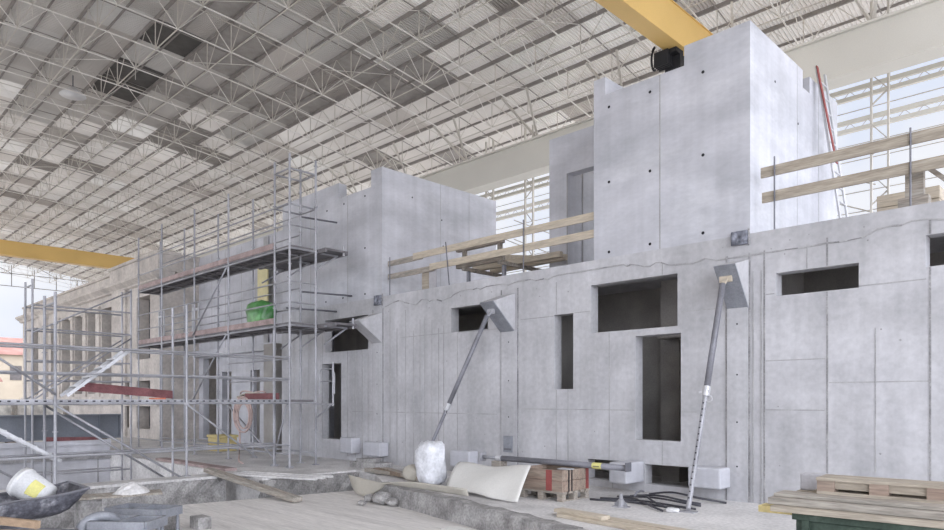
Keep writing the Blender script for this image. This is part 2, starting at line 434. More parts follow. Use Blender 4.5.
# broken edge of the slab seen past the trench
struct(rough_box(-12.92, -12.78, 6.9, 9.3, -1.3, -0.04, amp=0.035).build('wall_trench', M['conc_rough']))

# far side of the pit: concrete panels
pw = MB().box(-22.4, -22.0, -4.0, 6.95, -3.0, 0.42)
for y in (0.6, 2.4, 3.9, 5.4, 6.6): pw.box(-21.999, -21.99, y, y + 0.025, -3.0, 0.0, 1)
pw.box(-22.0, -21.9, -4.0, 6.95, -0.12, -0.03, 1)
pw.box(-22.0, -21.93, -4.0, 6.95, 0.30, 0.44, 0)
struct(pw.build('wall_pit_far', [M['conc_smooth'], M['conc_joint']]))
struct(MB().box(-28, -22.4, -20, 6.95, -3.0, 0.1).build('floor_far', M['floor']))
# pale rubble wall beyond the girder
rb = rough_box(-26.6, -26.0, -6, 6.9, 0.1, 1.5, seg=0.35, amp=0.05)
struct(rb.build('wall_rubble', M['rubble']))

# ------------------------------------------------------------------ main concrete wall
def wall_mesh(x0, x1, z0, z1, y0, y1, openings, axis='x'):
    """slab with rectangular openings; openings = (a0,a1,z0,z1)"""
    xs = sorted({x0, x1, *[o[0] for o in openings], *[o[1] for o in openings]})
    zs = sorted({z0, z1, *[o[2] for o in openings], *[o[3] for o in openings]})
    xs = [x for x in xs if x0 <= x <= x1]; zs = [z for z in zs if z0 <= z <= z1]
    mb = MB()
    def solid(i, k):
        if i < 0 or k < 0 or i >= len(xs) - 1 or k >= len(zs) - 1: return False
        cx = (xs[i] + xs[i + 1]) / 2; cz = (zs[k] + zs[k + 1]) / 2
        return not any(o[0] < cx < o[1] and o[2] < cz < o[3] for o in openings)
    def P(x, y, z): return (x, y, z) if axis == 'x' else (y, x, z)
    for i in range(len(xs) - 1):
        for k in range(len(zs) - 1):
            if not solid(i, k): continue
            a, b, c, d = xs[i], xs[i + 1], zs[k], zs[k + 1]
            mb.add([P(a, y0, c), P(b, y0, c), P(b, y0, d), P(a, y0, d)], [(0, 1, 2, 3)])
            mb.add([P(a, y1, c), P(b, y1, c), P(b, y1, d), P(a, y1, d)], [(3, 2, 1, 0)])
            if not solid(i - 1, k): mb.add([P(a, y0, c), P(a, y1, c), P(a, y1, d), P(a, y0, d)], [(3, 2, 1, 0)])
            if not solid(i + 1, k): mb.add([P(b, y0, c), P(b, y1, c), P(b, y1, d), P(b, y0, d)], [(0, 1, 2, 3)])
            if not solid(i, k - 1): mb.add([P(a, y0, c), P(b, y0, c), P(b, y1, c), P(a, y1, c)], [(3, 2, 1, 0)])
            if not solid(i, k + 1): mb.add([P(a, y0, d), P(b, y0, d), P(b, y1, d), P(a, y1, d)], [(0, 1, 2, 3)])
    return mb
LEDGE = 4.2
ops = [(-7.43, -5.67, 2.85, 3.74), (-6.48, -5.61, 0.90, 2.73), (-8.29, -7.83, 1.81, 3.26), (-11.21, -10.07, 3.12, 3.67),
       (-4.05, -2.91, 3.18, 3.53), (-2.11, 0.2, 3.36, 3.78), (-6.29, -5.42, 0.13, 0.48), (-7.5, -6.65, 0.13, 0.50),
       (-16.3, -14.3, 2.91, 3.80), (-16.45, -15.5, 0.53, 2.6), (1.2, 2.6, 2.2, 3.6)]
wm = wall_mesh(-18.6, 6.0, 0.0, LEDGE, W, W + 0.24, ops)
def vj(x, z0, z1, w=0.02, m=1): wm.box(x - w / 2, x + w / 2, W - 0.006, W, z0, z1, m)
def hj(x0, x1, z, w=0.016, m=2): wm.box(x0, x1, W - 0.004, W, z - w / 2, z + w / 2, m)
for x, z0, z1 in ((-3.32, 0, 3.17), (-3.32, 3.54, 3.95), (-2.06, 0, 3.35), (-2.06, 3.79, 3.98), (-4.22, 0, 3.9), (-0.9, 0, 3.3)): vj(x, z0, z1, 0.025)
for x, z0, z1 in ((-7.02, 0.5, 2.84), (-8.23, 0, 1.8), (-8.23, 3.27, 3.9), (-5.95, 3.75, 3.95), (-6.95, 0.0, 0.12), (-5.95, 0.49, 0.89), (-7.95, 0.0, 1.8),
                  (-2.7, 0.6, 2.6), (-3.6, 3.54, 3.9)): vj(x, z0, z1, 0.014, 2)
for x in (-11.0, -11.45, -11.62, -11.85, -12.1, -12.27, -12.5, -12.8, -13.13, -13.4, -14.3, -14.55, -14.85, -15.2, -16.4, -16.75, -17.1, -17.5, -17.9):
    top = 3.1 if -11.25 < x < -10.05 else (2.9 if -16 < x < -14.2 else random.uniform(3.2, 3.9))
    vj(x, 0.1, top, random.uniform(0.012, 0.03), 2)
for x0, x1, z in ((-13.0, -11.25, 3.12), (-11.0, -9.75, 3.1), (-9.15, -8.3, 3.24), (-7.8, -7.45, 3.26), (-5.6, -4.9, 3.08), (-4.2, -4.07, 3.22), (-2.9, -2.1, 3.2), (-4.2, -3.35, 2.2),
                  (-3.3, -2.08, 1.85), (-9.1, -6.5, 1.42), (-5.6, -4.9, 1.4), (-4.2, -3.35, 1.45), (-15.0, -9.8, 1.3)):
    hj(x0, x1, z)
# pilaster strips under the brackets
def pilaster(x0, x1):
    wm.box(x0, x1, W - 0.03, W, 0, 3.06, 0)
    for x in (x0 - 0.03, x1 + 0.005): wm.box(x, x + 0.03, W - 0.012, W, 0, 3.9, 1)
    for z in (0.55, 1.25, 2.0, 2.8):
        wm.tube(((x0 + x1) / 2, W - 0.034, z), ((x0 + x1) / 2, W - 0.01, z), 0.014, 8, 3)
pilaster(-4.80, -4.47); pilaster(-9.66, -9.24); pilaster(-14.08, -13.70)
for x in (-4.40, -4.27): wm.box(x, x + 0.018, W - 0.012, W, 0, 3.6, 2)
# rough pour line below the ledge
rr = random.Random(5); x = -13.6; z = 3.93
while x < 4:
    nx_ = x + rr.uniform(0.06, 0.22); nz_ = max(3.86, min(4.03, z + rr.uniform(-0.06, 0.06)))
    wm.bar((x, W - 0.004, z), (nx_, W - 0.004, nz_), 0.012, rr.uniform(0.010, 0.03), 1 if rr.random() < 0.35 else 2, up=(0, 0, 1))
    x, z = nx_, nz_
for _ in range(46):
    x = rr.uniform(-13.5, 2); z = rr.choice((rr.uniform(3.6, 4.1), rr.uniform(0.3, 3.1)))
    if any(o[0] - .1 < x < o[1] + .1 and o[2] - .1 < z < o[3] + .1 for o in ops): continue
    wm.tube((x, W - 0.003, z), (x, W + 0.01, z), rr.uniform(0.008, 0.016), 7, 1)
struct(wm.build('wall_front', [M['conc'], M['conc_joint'], M['conc_line'], M['hole']]))
# rooms behind the openings
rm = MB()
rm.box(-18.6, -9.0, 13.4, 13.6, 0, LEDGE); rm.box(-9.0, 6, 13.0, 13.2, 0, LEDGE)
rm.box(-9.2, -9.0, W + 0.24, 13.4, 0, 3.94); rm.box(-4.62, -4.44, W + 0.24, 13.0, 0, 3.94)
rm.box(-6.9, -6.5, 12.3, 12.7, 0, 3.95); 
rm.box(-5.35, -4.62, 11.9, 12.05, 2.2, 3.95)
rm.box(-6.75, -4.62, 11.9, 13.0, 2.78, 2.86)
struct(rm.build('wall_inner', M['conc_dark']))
sl = MB()
sl.box(-18.6, -9.0, W + 0.24, 15.0, 3.95, LEDGE - 0.02); sl.box(-9.0, 6, W + 0.24, 13.0, 3.95, LEDGE - 0.02); sl.box(-4.6, 6, 13.0, 16, 3.95, LEDGE - 0.02)
sl.box(-9.0, -4.6, 13.0, 16, 3.95, LEDGE - 0.02); sl.box(-18.6, -9.0, 15.0, 16, 3.95, LEDGE - 0.02)
struct(sl.build('floor_upper', M['conc']))

# set-back walls
rw = wall_mesh(-28.0, -18.55, 0.0, 7.47, 12.25, 12.5, [(-25.9, -25.1, 0.05, 2.7), (-23.6, -22.9, 0.05, 2.7), (-27.6, -26.4, 0.05, 3.3)])
for x in (-26.8, -25.6, -24.3, -23.2, -22.0, -20.8): rw.box(x, x + 0.03, 12.245, 12.25, 3.4, 7.4, 1)
rw.box(-28, -18.6, 12.0, 12.25, 3.35, 3.6, 0)
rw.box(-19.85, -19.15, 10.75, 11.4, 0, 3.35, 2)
rw.box(-22.5, -22.2, 12.18, 12.25, 3.6, 7.4, 1)
struct(rw.build('wall_left', [M['conc_smooth'], M['conc_line'], M['conc_dark']]))
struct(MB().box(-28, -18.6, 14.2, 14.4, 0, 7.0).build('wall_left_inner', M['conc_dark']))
rw = wall_mesh(-9.65, -7.38, LEDGE, 7.47, 12.25, 12.5, [(-9.14, -7.5, 4.25, 6.6)])
rw.box(-9.65, -9.4, 12.5, 15.0, LEDGE, 7.47)
rw.box(-9.4, -9.39, 13.15, 13.19, LEDGE, 7.3, 1)
rw.box(-9.16, -9.14, 12.235, 12.25, 4.25, 6.6, 1)
struct(rw.build('wall_recess', [M['conc_smooth'], M['conc_line'], M['conc']]))

# ------------------------------------------------------------------ upper concrete volumes
def tower(name, label, x0, x1, y1, ztop, notch, holes, side_notch=None, seams=()):
    root = thing(name, label, 'concrete tower', ((x0 + x1) / 2, (W + y1) / 2, LEDGE))
    f = wall_mesh(x0, x1, LEDGE, ztop, W, W + 0.25, [notch])
    for x in seams: f.box(x - 0.012, x + 0.012, W - 0.003, W, LEDGE, min(ztop, notch[2]), 1)
    for hx, hz in holes: f.tube((hx, W - 0.003, hz), (hx, W + 0.02, hz), 0.027, 12, 2)
    f.build('front_wall', [M['conc_smooth'], M['conc_line'], M['hole']], root)
    so = [side_notch] if side_notch else []
    s_ = wall_mesh(W + 0.25, y1, LEDGE, ztop, x1, x1 - 0.25, so, axis='y')
    for y in (W + 2.0, W + 3.1): s_.box(x1, x1 + 0.003, y, y + 0.012, LEDGE, ztop, 1)
    for y, z in ((W + 1.0, 6.9), (W + 2.05, 6.5), (W + 2.1, 5.8), (W + 3.3, 4.9), (W + 1.9, 5.2)):
        s_.tube((x1 + 0.003, y, z), (x1 - 0.02, y, z), 0.022, 10, 2)
    s_.build('side_wall', [M['conc_smooth'], M['conc_line'], M['hole']], root)
    MB().box(x0, x0 + 0.25, W + 0.25, y1, LEDGE, ztop - (0.2 if x0 < -10 else 0)).build('side_wall', M['conc_smooth'], root)
    MB().box(x0 + 0.25, x1 - 0.25, y1 - 0.25, y1, LEDGE, ztop - 0.4).build('back_wall', M['conc_smooth'], root)
    return root
hol = [(-7.0, 6.72), (-6.2, 6.78), (-5.28, 6.86), (-7.0, 4.98), (-6.2, 4.96), (-5.28, 5.08)]
def up(u, v, y=W):
    """where the line of sight of photo pixel (u,v) meets the wall plane (used once to set out holes)"""
    t = (u - 472) / F_PX; k = y / (math.cos(YAW) + t * math.sin(YAW))
    return k * (t * math.cos(YAW) - math.sin(YAW)), CAM_H + k * (400 - v) / F_PX
tower('concrete_tower', 'tall smooth concrete tower on the wall, right of the recessed doorway', -7.36, -4.44, 14.87, 7.53, (-7.11, -5.55, 7.2, 7.53),
      [up(609, 107), up(650, 92), up(703, 72), up(609, 182), up(650, 171), up(703, 155), up(703, 233), up(650, 244), up(609, 252)], (12.95, 13.3, 7.22, 7.53), (-6.0,))
tower('concrete_tower', 'concrete tower standing behind the scaffold, left of the timber guard rail', -18.55, -13.73, 14.9, 7.47, (-15.61, -14.18, 7.05, 7.47),
      [up(365, 196), up(344, 204), up(327, 211), up(365, 248), up(343, 254), up(327, 259), up(365, 294), up(343, 298), up(326, 302)], None, (-15.2, -17.0))

# ------------------------------------------------------------------ wedge brackets on the wall and inclined steel props
def bracket(label, x0, x1, y_out, z_out, zb, plate):
    root = thing('wall_bracket', label, 'bracket', ((x0 + x1) / 2, W, zb), 'wedge brackets on the concrete wall')
    MB().prism([(x0, W, 3.8), (x0, y_out, z_out), (x0, W, zb)], (x1 - x0, 0, 0)).build('wedge', M['conc'], root)
    a = Vector((x0, y_out, z_out)); b = Vector((x0, W, zb)); d = (b - a).normalized(); n = Vector((0, d.z, -d.y))
    if n.y > 0: n = -n
    MB().prism([a + n * 0.002, b + n * 0.002, b + n * 0.022, a + n * 0.022], (x1 - x0, 0, 0)).build('base_plate', M[plate], root)
    return root
bracket('grey steel faced wedge bracket above the perforated inclined prop', -4.80, -4.46, 10.18, 3.67, 3.05, 'grey_paint')
bracket('wedge bracket beside the small window, holding the plain inclined prop', -9.68, -9.30, 10.02, 3.58, 3.02, 'grey_paint')
bracket('wedge bracket with no prop, over the corner of the dark opening', -14.1, -13.70, 9.95, 3.55, 3.05, 'conc')

def prop(label, top, foot, split, perforated):
    root = thing('push_pull_prop', label, 'steel prop', foot, 'inclined steel props')
    a = Vector(top); b = Vector(foot) + Vector((0, 0, 0.05)); d = b - a
    m = a + d * split
    MB().tube(a, m, 0.046, 14).build('outer_tube', M['steel_prop'], root, smooth=True)
    it = MB().tube(m, b, 0.035, 12)
    if perforated:
        side = d.normalized().cross(Vector((0, 0, 1))).normalized(); nrm = side.cross(d.normalized()).normalized()
        if nrm.y > 0: nrm = -nrm
        for i in range(16):
            c = m + (b - m) * (0.1 + 0.87 * i / 16)
            it.tube(c + nrm * 0.03, c + nrm * 0.0362, 0.012, 8, 1)
    it.build('inner_tube', [M['galv'] if perforated else M['steel_prop'], M['hole']], root)
    c = MB().tube(m - d.normalized() * 0.09, m + d.normalized() * 0.06, 0.055, 12)
    c.build('collar', M['galv_light'], root)
    hd = MB(); 
    ring = [m + d.normalized() * 0.1 + Vector((0.07 + 0.05 * math.cos(t), -0.02, 0.05 * math.sin(t))) for t in [k * PI / 5 for k in range(10)]]
    hd.path(ring, 0.008, 5, closed=True)
    hd.bar(m + Vector((-0.1, -0.02, 0)), m + Vector((0.06, -0.02, 0.02)), 0.03)
    hd.build('handle', M['galv_light'], root)
    f = Vector(foot)
    MB().box(f.x - 0.11, f.x + 0.11, f.y - 0.08, f.y + 0.08, f.z, f.z + 0.015).box(f.x - 0.03, f.x + 0.03, f.y - 0.012, f.y + 0.012, f.z + 0.015, f.z + 0.1).build('foot_plate', M['galv'], root)
    n = Vector((0, 0.74, 0.67))
    hp = MB().bar(a - Vector((0.0, 0, 0.02)), a + n * 0.16, 0.07, 0.03)
    hp.bar(a + n * 0.15 - Vector((0.1, 0, 0)), a + n * 0.15 + Vector((0.1, 0, 0)), 0.03, 0.12)
    hp.build('head_bracket', M['wood_pale'] if perforated else M['galv'], root)
    return root
prop('long inclined prop with a white perforated lower tube, at the tall window', (-4.66, 10.18, 3.38), (-4.69, 9.14, 0.0), 0.50, True)
prop('long plain grey inclined prop behind the wrapped white bundle', (-9.50, 10.05, 3.30), (-10.55, 9.1, 0.0), 0.57, False)

# printed foil wrapped joints at tower corners
def foil(label, x, z, s):
    o = MB().box(x - s * .5, x + s * .5, W - 0.05, W + 0.0, z - s * .42, z + s * .42).box(x + s * .5, x + s * .62, W - 0.03, W, z - s * .5, z + s * .5, 1)
    return tag(o.build('wrapped_joint', [M['foil'], M['conc_joint']], bevel=0.01), label, 'wrapping', 'foil wrapped joints on the wall')
foil('dark printed foil patch at the foot of the right tower', -4.60, 4.15, 0.26)
foil('dark printed foil patch at the foot of the left tower', -13.86, 4.12, 0.30)
o = MB().box(-9.58, -9.34, W - 0.05, W - 0.031, 0.52, 0.86).box(-9.56, -9.36, W - 0.055, W - 0.05, 0.56, 0.6, 1)
tag(o.build('steel_plate', [M['grey_paint'], M['steel_dark']]), 'small blue grey plate fixed low on the wall strip', 'plate')

# small concrete stubs at the foot of the wall
def stub(label, x0, x1, y0, z0, z1):
    tag(MB().box(x0, x1, y0, W, z0, z1).build('concrete_stub', M['conc_smooth'], bevel=0.03), label, 'concrete block', 'concrete stubs low on the wall')
stub('concrete stub between the two low openings', -6.65, -6.30, 10.08, 0.17, 0.53)
stub('wide concrete stub right of the low opening, near the perforated prop', -5.30, -4.75, 10.3, 0.2, 0.53)
stub('small concrete stub right of the narrow dark doorway', -15.15, -14.62, 10.38, 0.22, 0.62)
stub('concrete stub under the bracket that has no prop', -14.15, -13.45, 10.38, 0.2, 0.55)
stub('concrete stub just behind the foot of the plain inclined prop', -10.95, -10.35, 10.38, 0.14, 0.5)

# ------------------------------------------------------------------ old building on the left
hb = thing('historic_building', 'old limestone building with tall windows and cornice behind the scaffold', 'building', (-38.8, 13, 0))
XL, XR = -49.7, -28.0
wins = [(-47.5, -46.1), (-43.5, -42.5), (-41.4, -39.75), (-39.1, -37.75), (-37.0, -35.75), (-34.95, -33.5)]
wo = [(a, b, 1.9, 5.85) for a, b in wins] + [(-30.5, -29.0, 3.3, 5.9), (-30.5, -29.0, 0.4, 2.4), (-32.0, -31.4, 0.4, 2.4)]
fw = wall_mesh(XL, XR, 0.0, 6.45, W, W + 0.7, wo)
fw.build('facade', M['stone'], hb)
cn = MB()
prof = [(W, 6.35), (W - 0.12, 6.40), (W - 0.12, 6.46), (W - 0.34, 6.62), (W - 0.34, 6.72), (W - 0.05, 6.78), (W, 6.78)]
cn.prism([(XL - 0.3, y, z) for y, z in prof], (XR - XL + 0.3, 0, 0))
cn.build('cornice', M['stone'], hb)
MB().box(XL, XR, W + 0.02, W + 0.6, 6.45, 7.28).box(XL, XR, W - 0.06, W + 0.62, 7.22, 7.32).build('parapet', M['stone'], hb)
MB().box(-33.6, XR + 0.05, W - 0.08, W + 0.8, 6.78, 7.5).box(-33.7, XR + 0.1, W - 0.14, W + 0.82, 7.42, 7.55).build('attic_block', M['stone'], hb)
MB().box(XR - 0.5, XR, W + 0.7, 17, 0, 7.0).box(XR - 0.5, XR + 0.06, W + 0.8, 17, 7.3, 7.5).box(XR - 0.5, XR, W + 0.7, 17, 7.0, 7.3).build('end_wall', M['stone'], hb)
MB().box(XL, XL + 0.5, W + 0.7, 17, 0, 7.2).build('end_wall', M['stone'], hb)
MB().box(XL + 0.5, XR - 0.5, 16.5, 17, 0, 7.0).build('rear_wall', M['stone'], hb)
for a, b in ((-45.6, -44.0), (-33.3, -31.6)):
    MB().box(a, b, W - 0.1, W, 0, 6.4).build('pilaster', M['stone'], hb)
for (a, b) in ((-42.3, -41.6), (-39.6, -39.2), (-37.6, -37.1), (-35.6, -35.1)):
    c = MB().box(a, b, W - 0.08, W + 0.1, 1.6, 6.0).box(a - 0.08, b + 0.08, W - 0.12, W + 0.1, 5.7, 5.95)
    c.build('column', M['stone'], hb)
MB().box(XL, XR, W - 0.12, W, 1.35, 1.75).build('sill_band', M['stone'], hb)
for (a, b, c, d) in wo:
    f = MB().box(a, b, W + 0.5, W + 0.6, c, d)
    wf = f.build('window', M['stone_dark'], hb)
    p = MB()
    n = 2 if b - a > 1.0 else 1
    for i in range(n):
        xa = a + 0.08 + (b - a - 0.08) * i / n
        p.box(xa, xa + (b - a) / n - 0.14, W + 0.485, W + 0.5, c + 0.1, c + (d - c) * 0.55)
        p.box(xa, xa + (b - a) / n - 0.14, W + 0.485, W + 0.5, c + (d - c) * 0.6, d - 0.1)
    p.build('pane', M['glass'], wf)

# houses and hill outside the open end of the hall
hl = MB().grid(lambda u, v: (-230 - 60 * v, -120 + 280 * u, -3 + (24 + 4 * math.sin(u * 9) + 2 * math.sin(u * 23)) * math.sin(PI * min(1, v + 0.02) * 0.5 + 0.02)), 40, 6, 1.0)
struct(hl.build('hills', M['hill']))
def house(label, x, y, wx, wy, hgt, roof_h, wallm):
    r = thing('house', label, 'house', (x, y, -3), 'houses beyond the hall end')
    w = MB().box(x - wx / 2, x + wx / 2, y - wy / 2, y + wy / 2, -3, hgt)
    w.build('wall', M[wallm], r)
    a, b = x - wx / 2 - 0.4, x + wx / 2 + 0.4
    MB().prism([(a, y - wy / 2 - 0.4, hgt), (b, y - wy / 2 - 0.4, hgt), ((a + b) / 2, y - wy / 2 - 0.4, hgt + roof_h)], (0, wy + 0.8, 0)).build('roof', M['tile_red'], r)
    for k in range(int(wy / 3)):
        yy = y - wy / 2 + 1.5 + 3 * k
        MB().box(x + wx / 2, x + wx / 2 + 0.05, yy, yy + 1.1, hgt - 2.8, hgt - 1.2).build('window', M['stone_dark'], r)
house('long beige house with a pale red tiled roof beyond the hall end', -95, 16.5, 11, 18, 6.6, 2.3, 'house')
house('low beige house in front of the long house, beyond the rubble wall', -76, 7.0, 8, 13, 3.2, 1.6, 'house')

# ------------------------------------------------------------------ hall roof
def zr(y): return CAM_H + 11.2 - 0.007 * (y - 5.0) ** 2
RX0, RX1 = -64.0, 6.4
CX, CY = 0.8, 0.78
Y0 = -12.48
NY = 43                                   # cells of 0.78 up to y = 21.06
rf = MB()
pitch = 0.10; xs = []
x = RX0
while x < RX1:
    xs += [(x, 0), (x + 0.065, 0), (x + 0.067, 0.06), (x + 0.098, 0.06)]; x += pitch
ys = [Y0 + CY * 3 * j for j in range(NY // 3)] + [Y0 + CY * NY]
ys = [y for y in ys]
vs = [(x_, y_, zr(y_) + 0.12 + h_) for y_ in ys for (x_, h_) in xs]
nx = len(xs)
rf.add(vs, [(j * nx + i, (j + 1) * nx + i, (j + 1) * nx + i + 1, j * nx + i + 1) for j in range(len(ys) - 1) for i in range(nx - 1)])
struct(rf.build('ceiling', M['roof']))

frame = thing('roof_frame', 'white steel lattice space frame under the corrugated hall roof', 'roof frame', (-28, 8, CAM_H + 9))
rowy = [Y0 + CY * j for j in range(NY + 1)]
vis = [j for j in range(NY + 1) if rowy[j] > 0.5]
for j in vis:                                                        # purlins along the hall
    y = rowy[j]; wide = j % 2 == 0
    MB().box(RX0, RX1, y - (0.026 if wide else 0.016), y + (0.026 if wide else 0.016), zr(y) + (0.0 if wide else 0.04), zr(y) + 0.11).build('purlin', M['purlin'], frame)
ncol = int((RX1 - RX0) / 1.6)
for i in range(ncol + 1):                                            # rafters across the hall
    x = RX0 + 1.6 * i; r = MB()
    for a, b in zip(vis[:-1:3], vis[3::3]):
        r.bar((x, rowy[a], zr(rowy[a]) - 0.02), (x, rowy[b], zr(rowy[b]) - 0.02), 0.022)
    r.build('rafter', M['purlin'] if i % 2 else M['white_steel'], frame)
DEP = 0.85
bot = [j for j in vis if j % 2 == 0]
for j in bot:                                                        # lattice trusses along the hall
    y = rowy[j]; zt = zr(y); zb = zt - DEP; tr = MB()
    tr.bar((RX0, y, zb), (RX1, y, zb), 0.024)
    for i in range(ncol):
        x = RX0 + 1.6 * i
        tr.bar((x, y, zb), (x, y, zt), 0.024)
        tr.bar((x, y, zb), (x + 0.8, y, zt), 0.018)
        tr.bar((x + 1.6, y, zb), (x + 0.8, y, zt), 0.018)
        if (i * 7 + j * 3) % 5 == 0: tr.bar((x, y, zb), (x, y, zb - 0.35), 0.016)
    tr.build('lattice_truss', M['white_steel'], frame)
for i in range(0, ncol + 1):                                         # bottom ties and diagonals across the hall
    x = RX0 + 1.6 * i; t = MB()
    for a, b in zip(bot[:-1], bot[1:]):
        ya, yb = rowy[a], rowy[b]; ym = (ya + yb) / 2
        t.bar((x, ya, zr(ya) - DEP), (x, yb, zr(yb) - DEP), 0.028)
        if i % 2 == 0:
            t.bar((x, ya, zr(ya) - DEP), (x, ym, zr(ym)), 0.018)
            t.bar((x, yb, zr(yb) - DEP), (x, ym, zr(ym)), 0.018)
        if (i + a) % 6 == 0 and i < ncol:
            t.bar((x, ya, zr(ya) - 0.03), (x + 1.6, yb, zr(yb) - 0.03), 0.014)
    t.build('tie', M['tie_steel'], frame)
# end gable bracing
gb = MB()
for z in (zr(5) - 0.4, zr(5) - 1.2, zr(5) - 2.2): gb.bar((RX0, 0.5, z), (RX0, 21, z), 0.05)
for k in range(14):
    y = 0.5 + 1.56 * k
    gb.bar((RX0, y, zr(y) - 0.1), (RX0, y, zr(5) - 2.2), 0.05)
    if k % 2: gb.bar((RX0, y, zr(5) - 0.4), (RX0, y + 1.56, zr(5) - 1.2), 0.04)
gb.build('gable_bracing', M['purlin'], frame)

# dark panels in the roof
dark = [(-26.6, 7.9), (-25.2, 8.6), (-24.4, 10.2), (-22.4, 8.6), (-21.4, 9.4), (-23.6, 11.0), (-28.2, 12.0), (-29.6, 12.0), (-18.9, 8.8), (-19.6, 9.4), (-22.4, 13.0), (-23.0, 12.5),
        (-17.6, 14.0), (-18.6, 14.4), (-16.8, 14.8), (-23.6, 17.2), (-23.2, 18.0), (-20.5, 18.9), (-37.3, 8.7), (-43.4, 8.8), (-35.8, 10.6), (-13.6, 9.6), (-30.4, 13.4)]
done = set()
strong = {0, 1, 3}
for k, (x, y) in enumerate(dark):
    i = math.floor((x - RX0) / 1.6); j = math.floor((y - Y0) / (CY * 2))
    if (i, j) in done: continue
    done.add((i, j))
    xa = RX0 + 1.6 * i; ya = Y0 + CY * 2 * j; yb = ya + CY * 2
    p = MB().prism([(xa + 0.03, ya + 0.05, zr(ya) + 0.108), (xa + 1.57, ya + 0.05, zr(ya) + 0.108), (xa + 1.57, yb - 0.05, zr(yb) + 0.108), (xa + 0.03, yb - 0.05, zr(yb) + 0.108)], (0, 0, -0.015))
    tag(p.build('roof_panel', M['roof_dark'] if k in strong else M['grey_panel']), 'dark grey panel closing one bay of the hall roof', 'roof panel', 'dark panels in the hall roof')
# one pendant lamp
lp = thing('hall_lamp', 'round white lamp hanging under the hall roof beside the dark panels', 'lamp', (-26.6, 7.2, zr(7.2) - 0.6))
MB().lathe((-26.6, 7.2, zr(7.2) - 0.6), [(0.42, 0), (0.38, 0.05), (0.16, 0.22), (0.10, 0.28)], 20).build('shade', M['white_plastic'], lp, smooth=True)
MB().tube((-26.6, 7.2, zr(7.2) - 0.32), (-26.6, 7.2, zr(7.2) + 0.1), 0.02, 6).build('rod', M['steel_dark'], lp)

# ------------------------------------------------------------------ runway beam, window side, crane
rb = thing('runway_beam', 'long cream steel crane runway beam under the roof edge', 'beam', (-28, 17.2, 8.95))
rw_ = MB().box(-64, 8, 17.0, 17.12, 9.0, 9.92)
rw_.build('web', M['beam_cream'], rb)
MB().box(-64, 8, 16.96, 17.55, 8.95, 9.0).build('bottom_flange', M['beam_cream'], rb)
MB().box(-64, 8, 16.9, 17.55, 9.92, 9.97).build('top_flange', M['beam_cream'], rb)
MB().box(-64, 8, 17.43, 17.55, 9.0, 9.92).build('web', M['beam_cream'], rb)
for x in (-20.0, -10.0, -30, -40, -50):
    MB().box(x - 0.02, x + 0.02, 16.985, 17.0, 9.0, 9.92).build('joint_plate', M['purlin'], rb)
MB().box(-20.3, -19.7, 16.7, 17.0, 9.86, 9.95).build('buffer', M['black'], rb)
st = MB()
for k in range(12):
    x = -30 + 3.2 * k
    st.bar((x, 17.2, 9.97), (x - 0.5, 16.0, zr(16) - DEP), 0.06); st.bar((x, 17.2, 9.97), (x + 0.5, 16.0, zr(16) - DEP), 0.06)
st.build('strut', M['white_steel'], frame)
FY = 19.0
g = thing('window_girts', 'cream steel girts and thin rods across the open window side of the hall', 'girts', (-20, FY, 4))
for z in (9.15, 8.35, 5.6, 2.0):
    MB().box(-64, 8, FY, FY + 0.1, z, z + 0.1).build('girt', M['beam_cream'], g)
    MB().box(-64, 8, FY, FY + 0.1, z + 0.22, z + 0.32).build('girt', M['beam_cream'], g)
    lat = MB()
    for k in range(180):
        x = -64 + 0.4 * k
        lat.bar((x, FY + 0.05, z + 0.02), (x + 0.2, FY + 0.05, z + 0.24), 0.012); lat.bar((x + 0.2, FY + 0.05, z + 0.24), (x + 0.4, FY + 0.05, z + 0.02), 0.012)
    lat.build('girt_lacing', M['white_steel'], g)
for z in (8.85, 8.0, 7.6, 7.2, 6.8, 6.3, 5.2, 4.6):
    MB().tube((-64, FY, z), (8, FY, z), 0.014, 5).build('rod', M['white_steel'], g)
def lattice_column(x, label):
    c = thing('lattice_column', label, 'column', (x, FY, 0), 'lattice columns on the window side')
    for dx, dy in ((0, -0.5), (0.36, -0.5)):
        MB().box(x + dx, x + dx + 0.04, FY + dy, FY + dy + 0.08, 0, 11.2).build('chord', M['white_steel'], c)
    l = MB()
    for k in range(9):
        z = 0.3 + 1.2 * k
        l.bar((x + 0.02, FY - 0.46, z), (x + 0.38, FY - 0.46, z + 0.3), 0.03); l.bar((x + 0.38, FY - 0.46, z + 0.3), (x + 0.02, FY - 0.46, z + 0.75), 0.025)
    l.build('lacing', M['white_steel'], c)
lattice_column(-4.8, 'white lattice column standing between the right tower ladder and the frame edge')
lattice_column(-15.7, 'white lattice column seen in the gap left of the recessed doorway')
lattice_column(-17.6, 'white lattice column nearest the left tower in the window gap')
for x in (-7.6, -18.4, -16.6):
    for p, q in (((x, 8.2), (x + 2.8, 6.9)), ((x, 7.5), (x + 2.8, 6.2))):
        MB().tube((p[0], FY - 0.02, p[1]), (q[0], FY - 0.02, q[1]), 0.018, 5).build('brace', M['white_steel'], g)

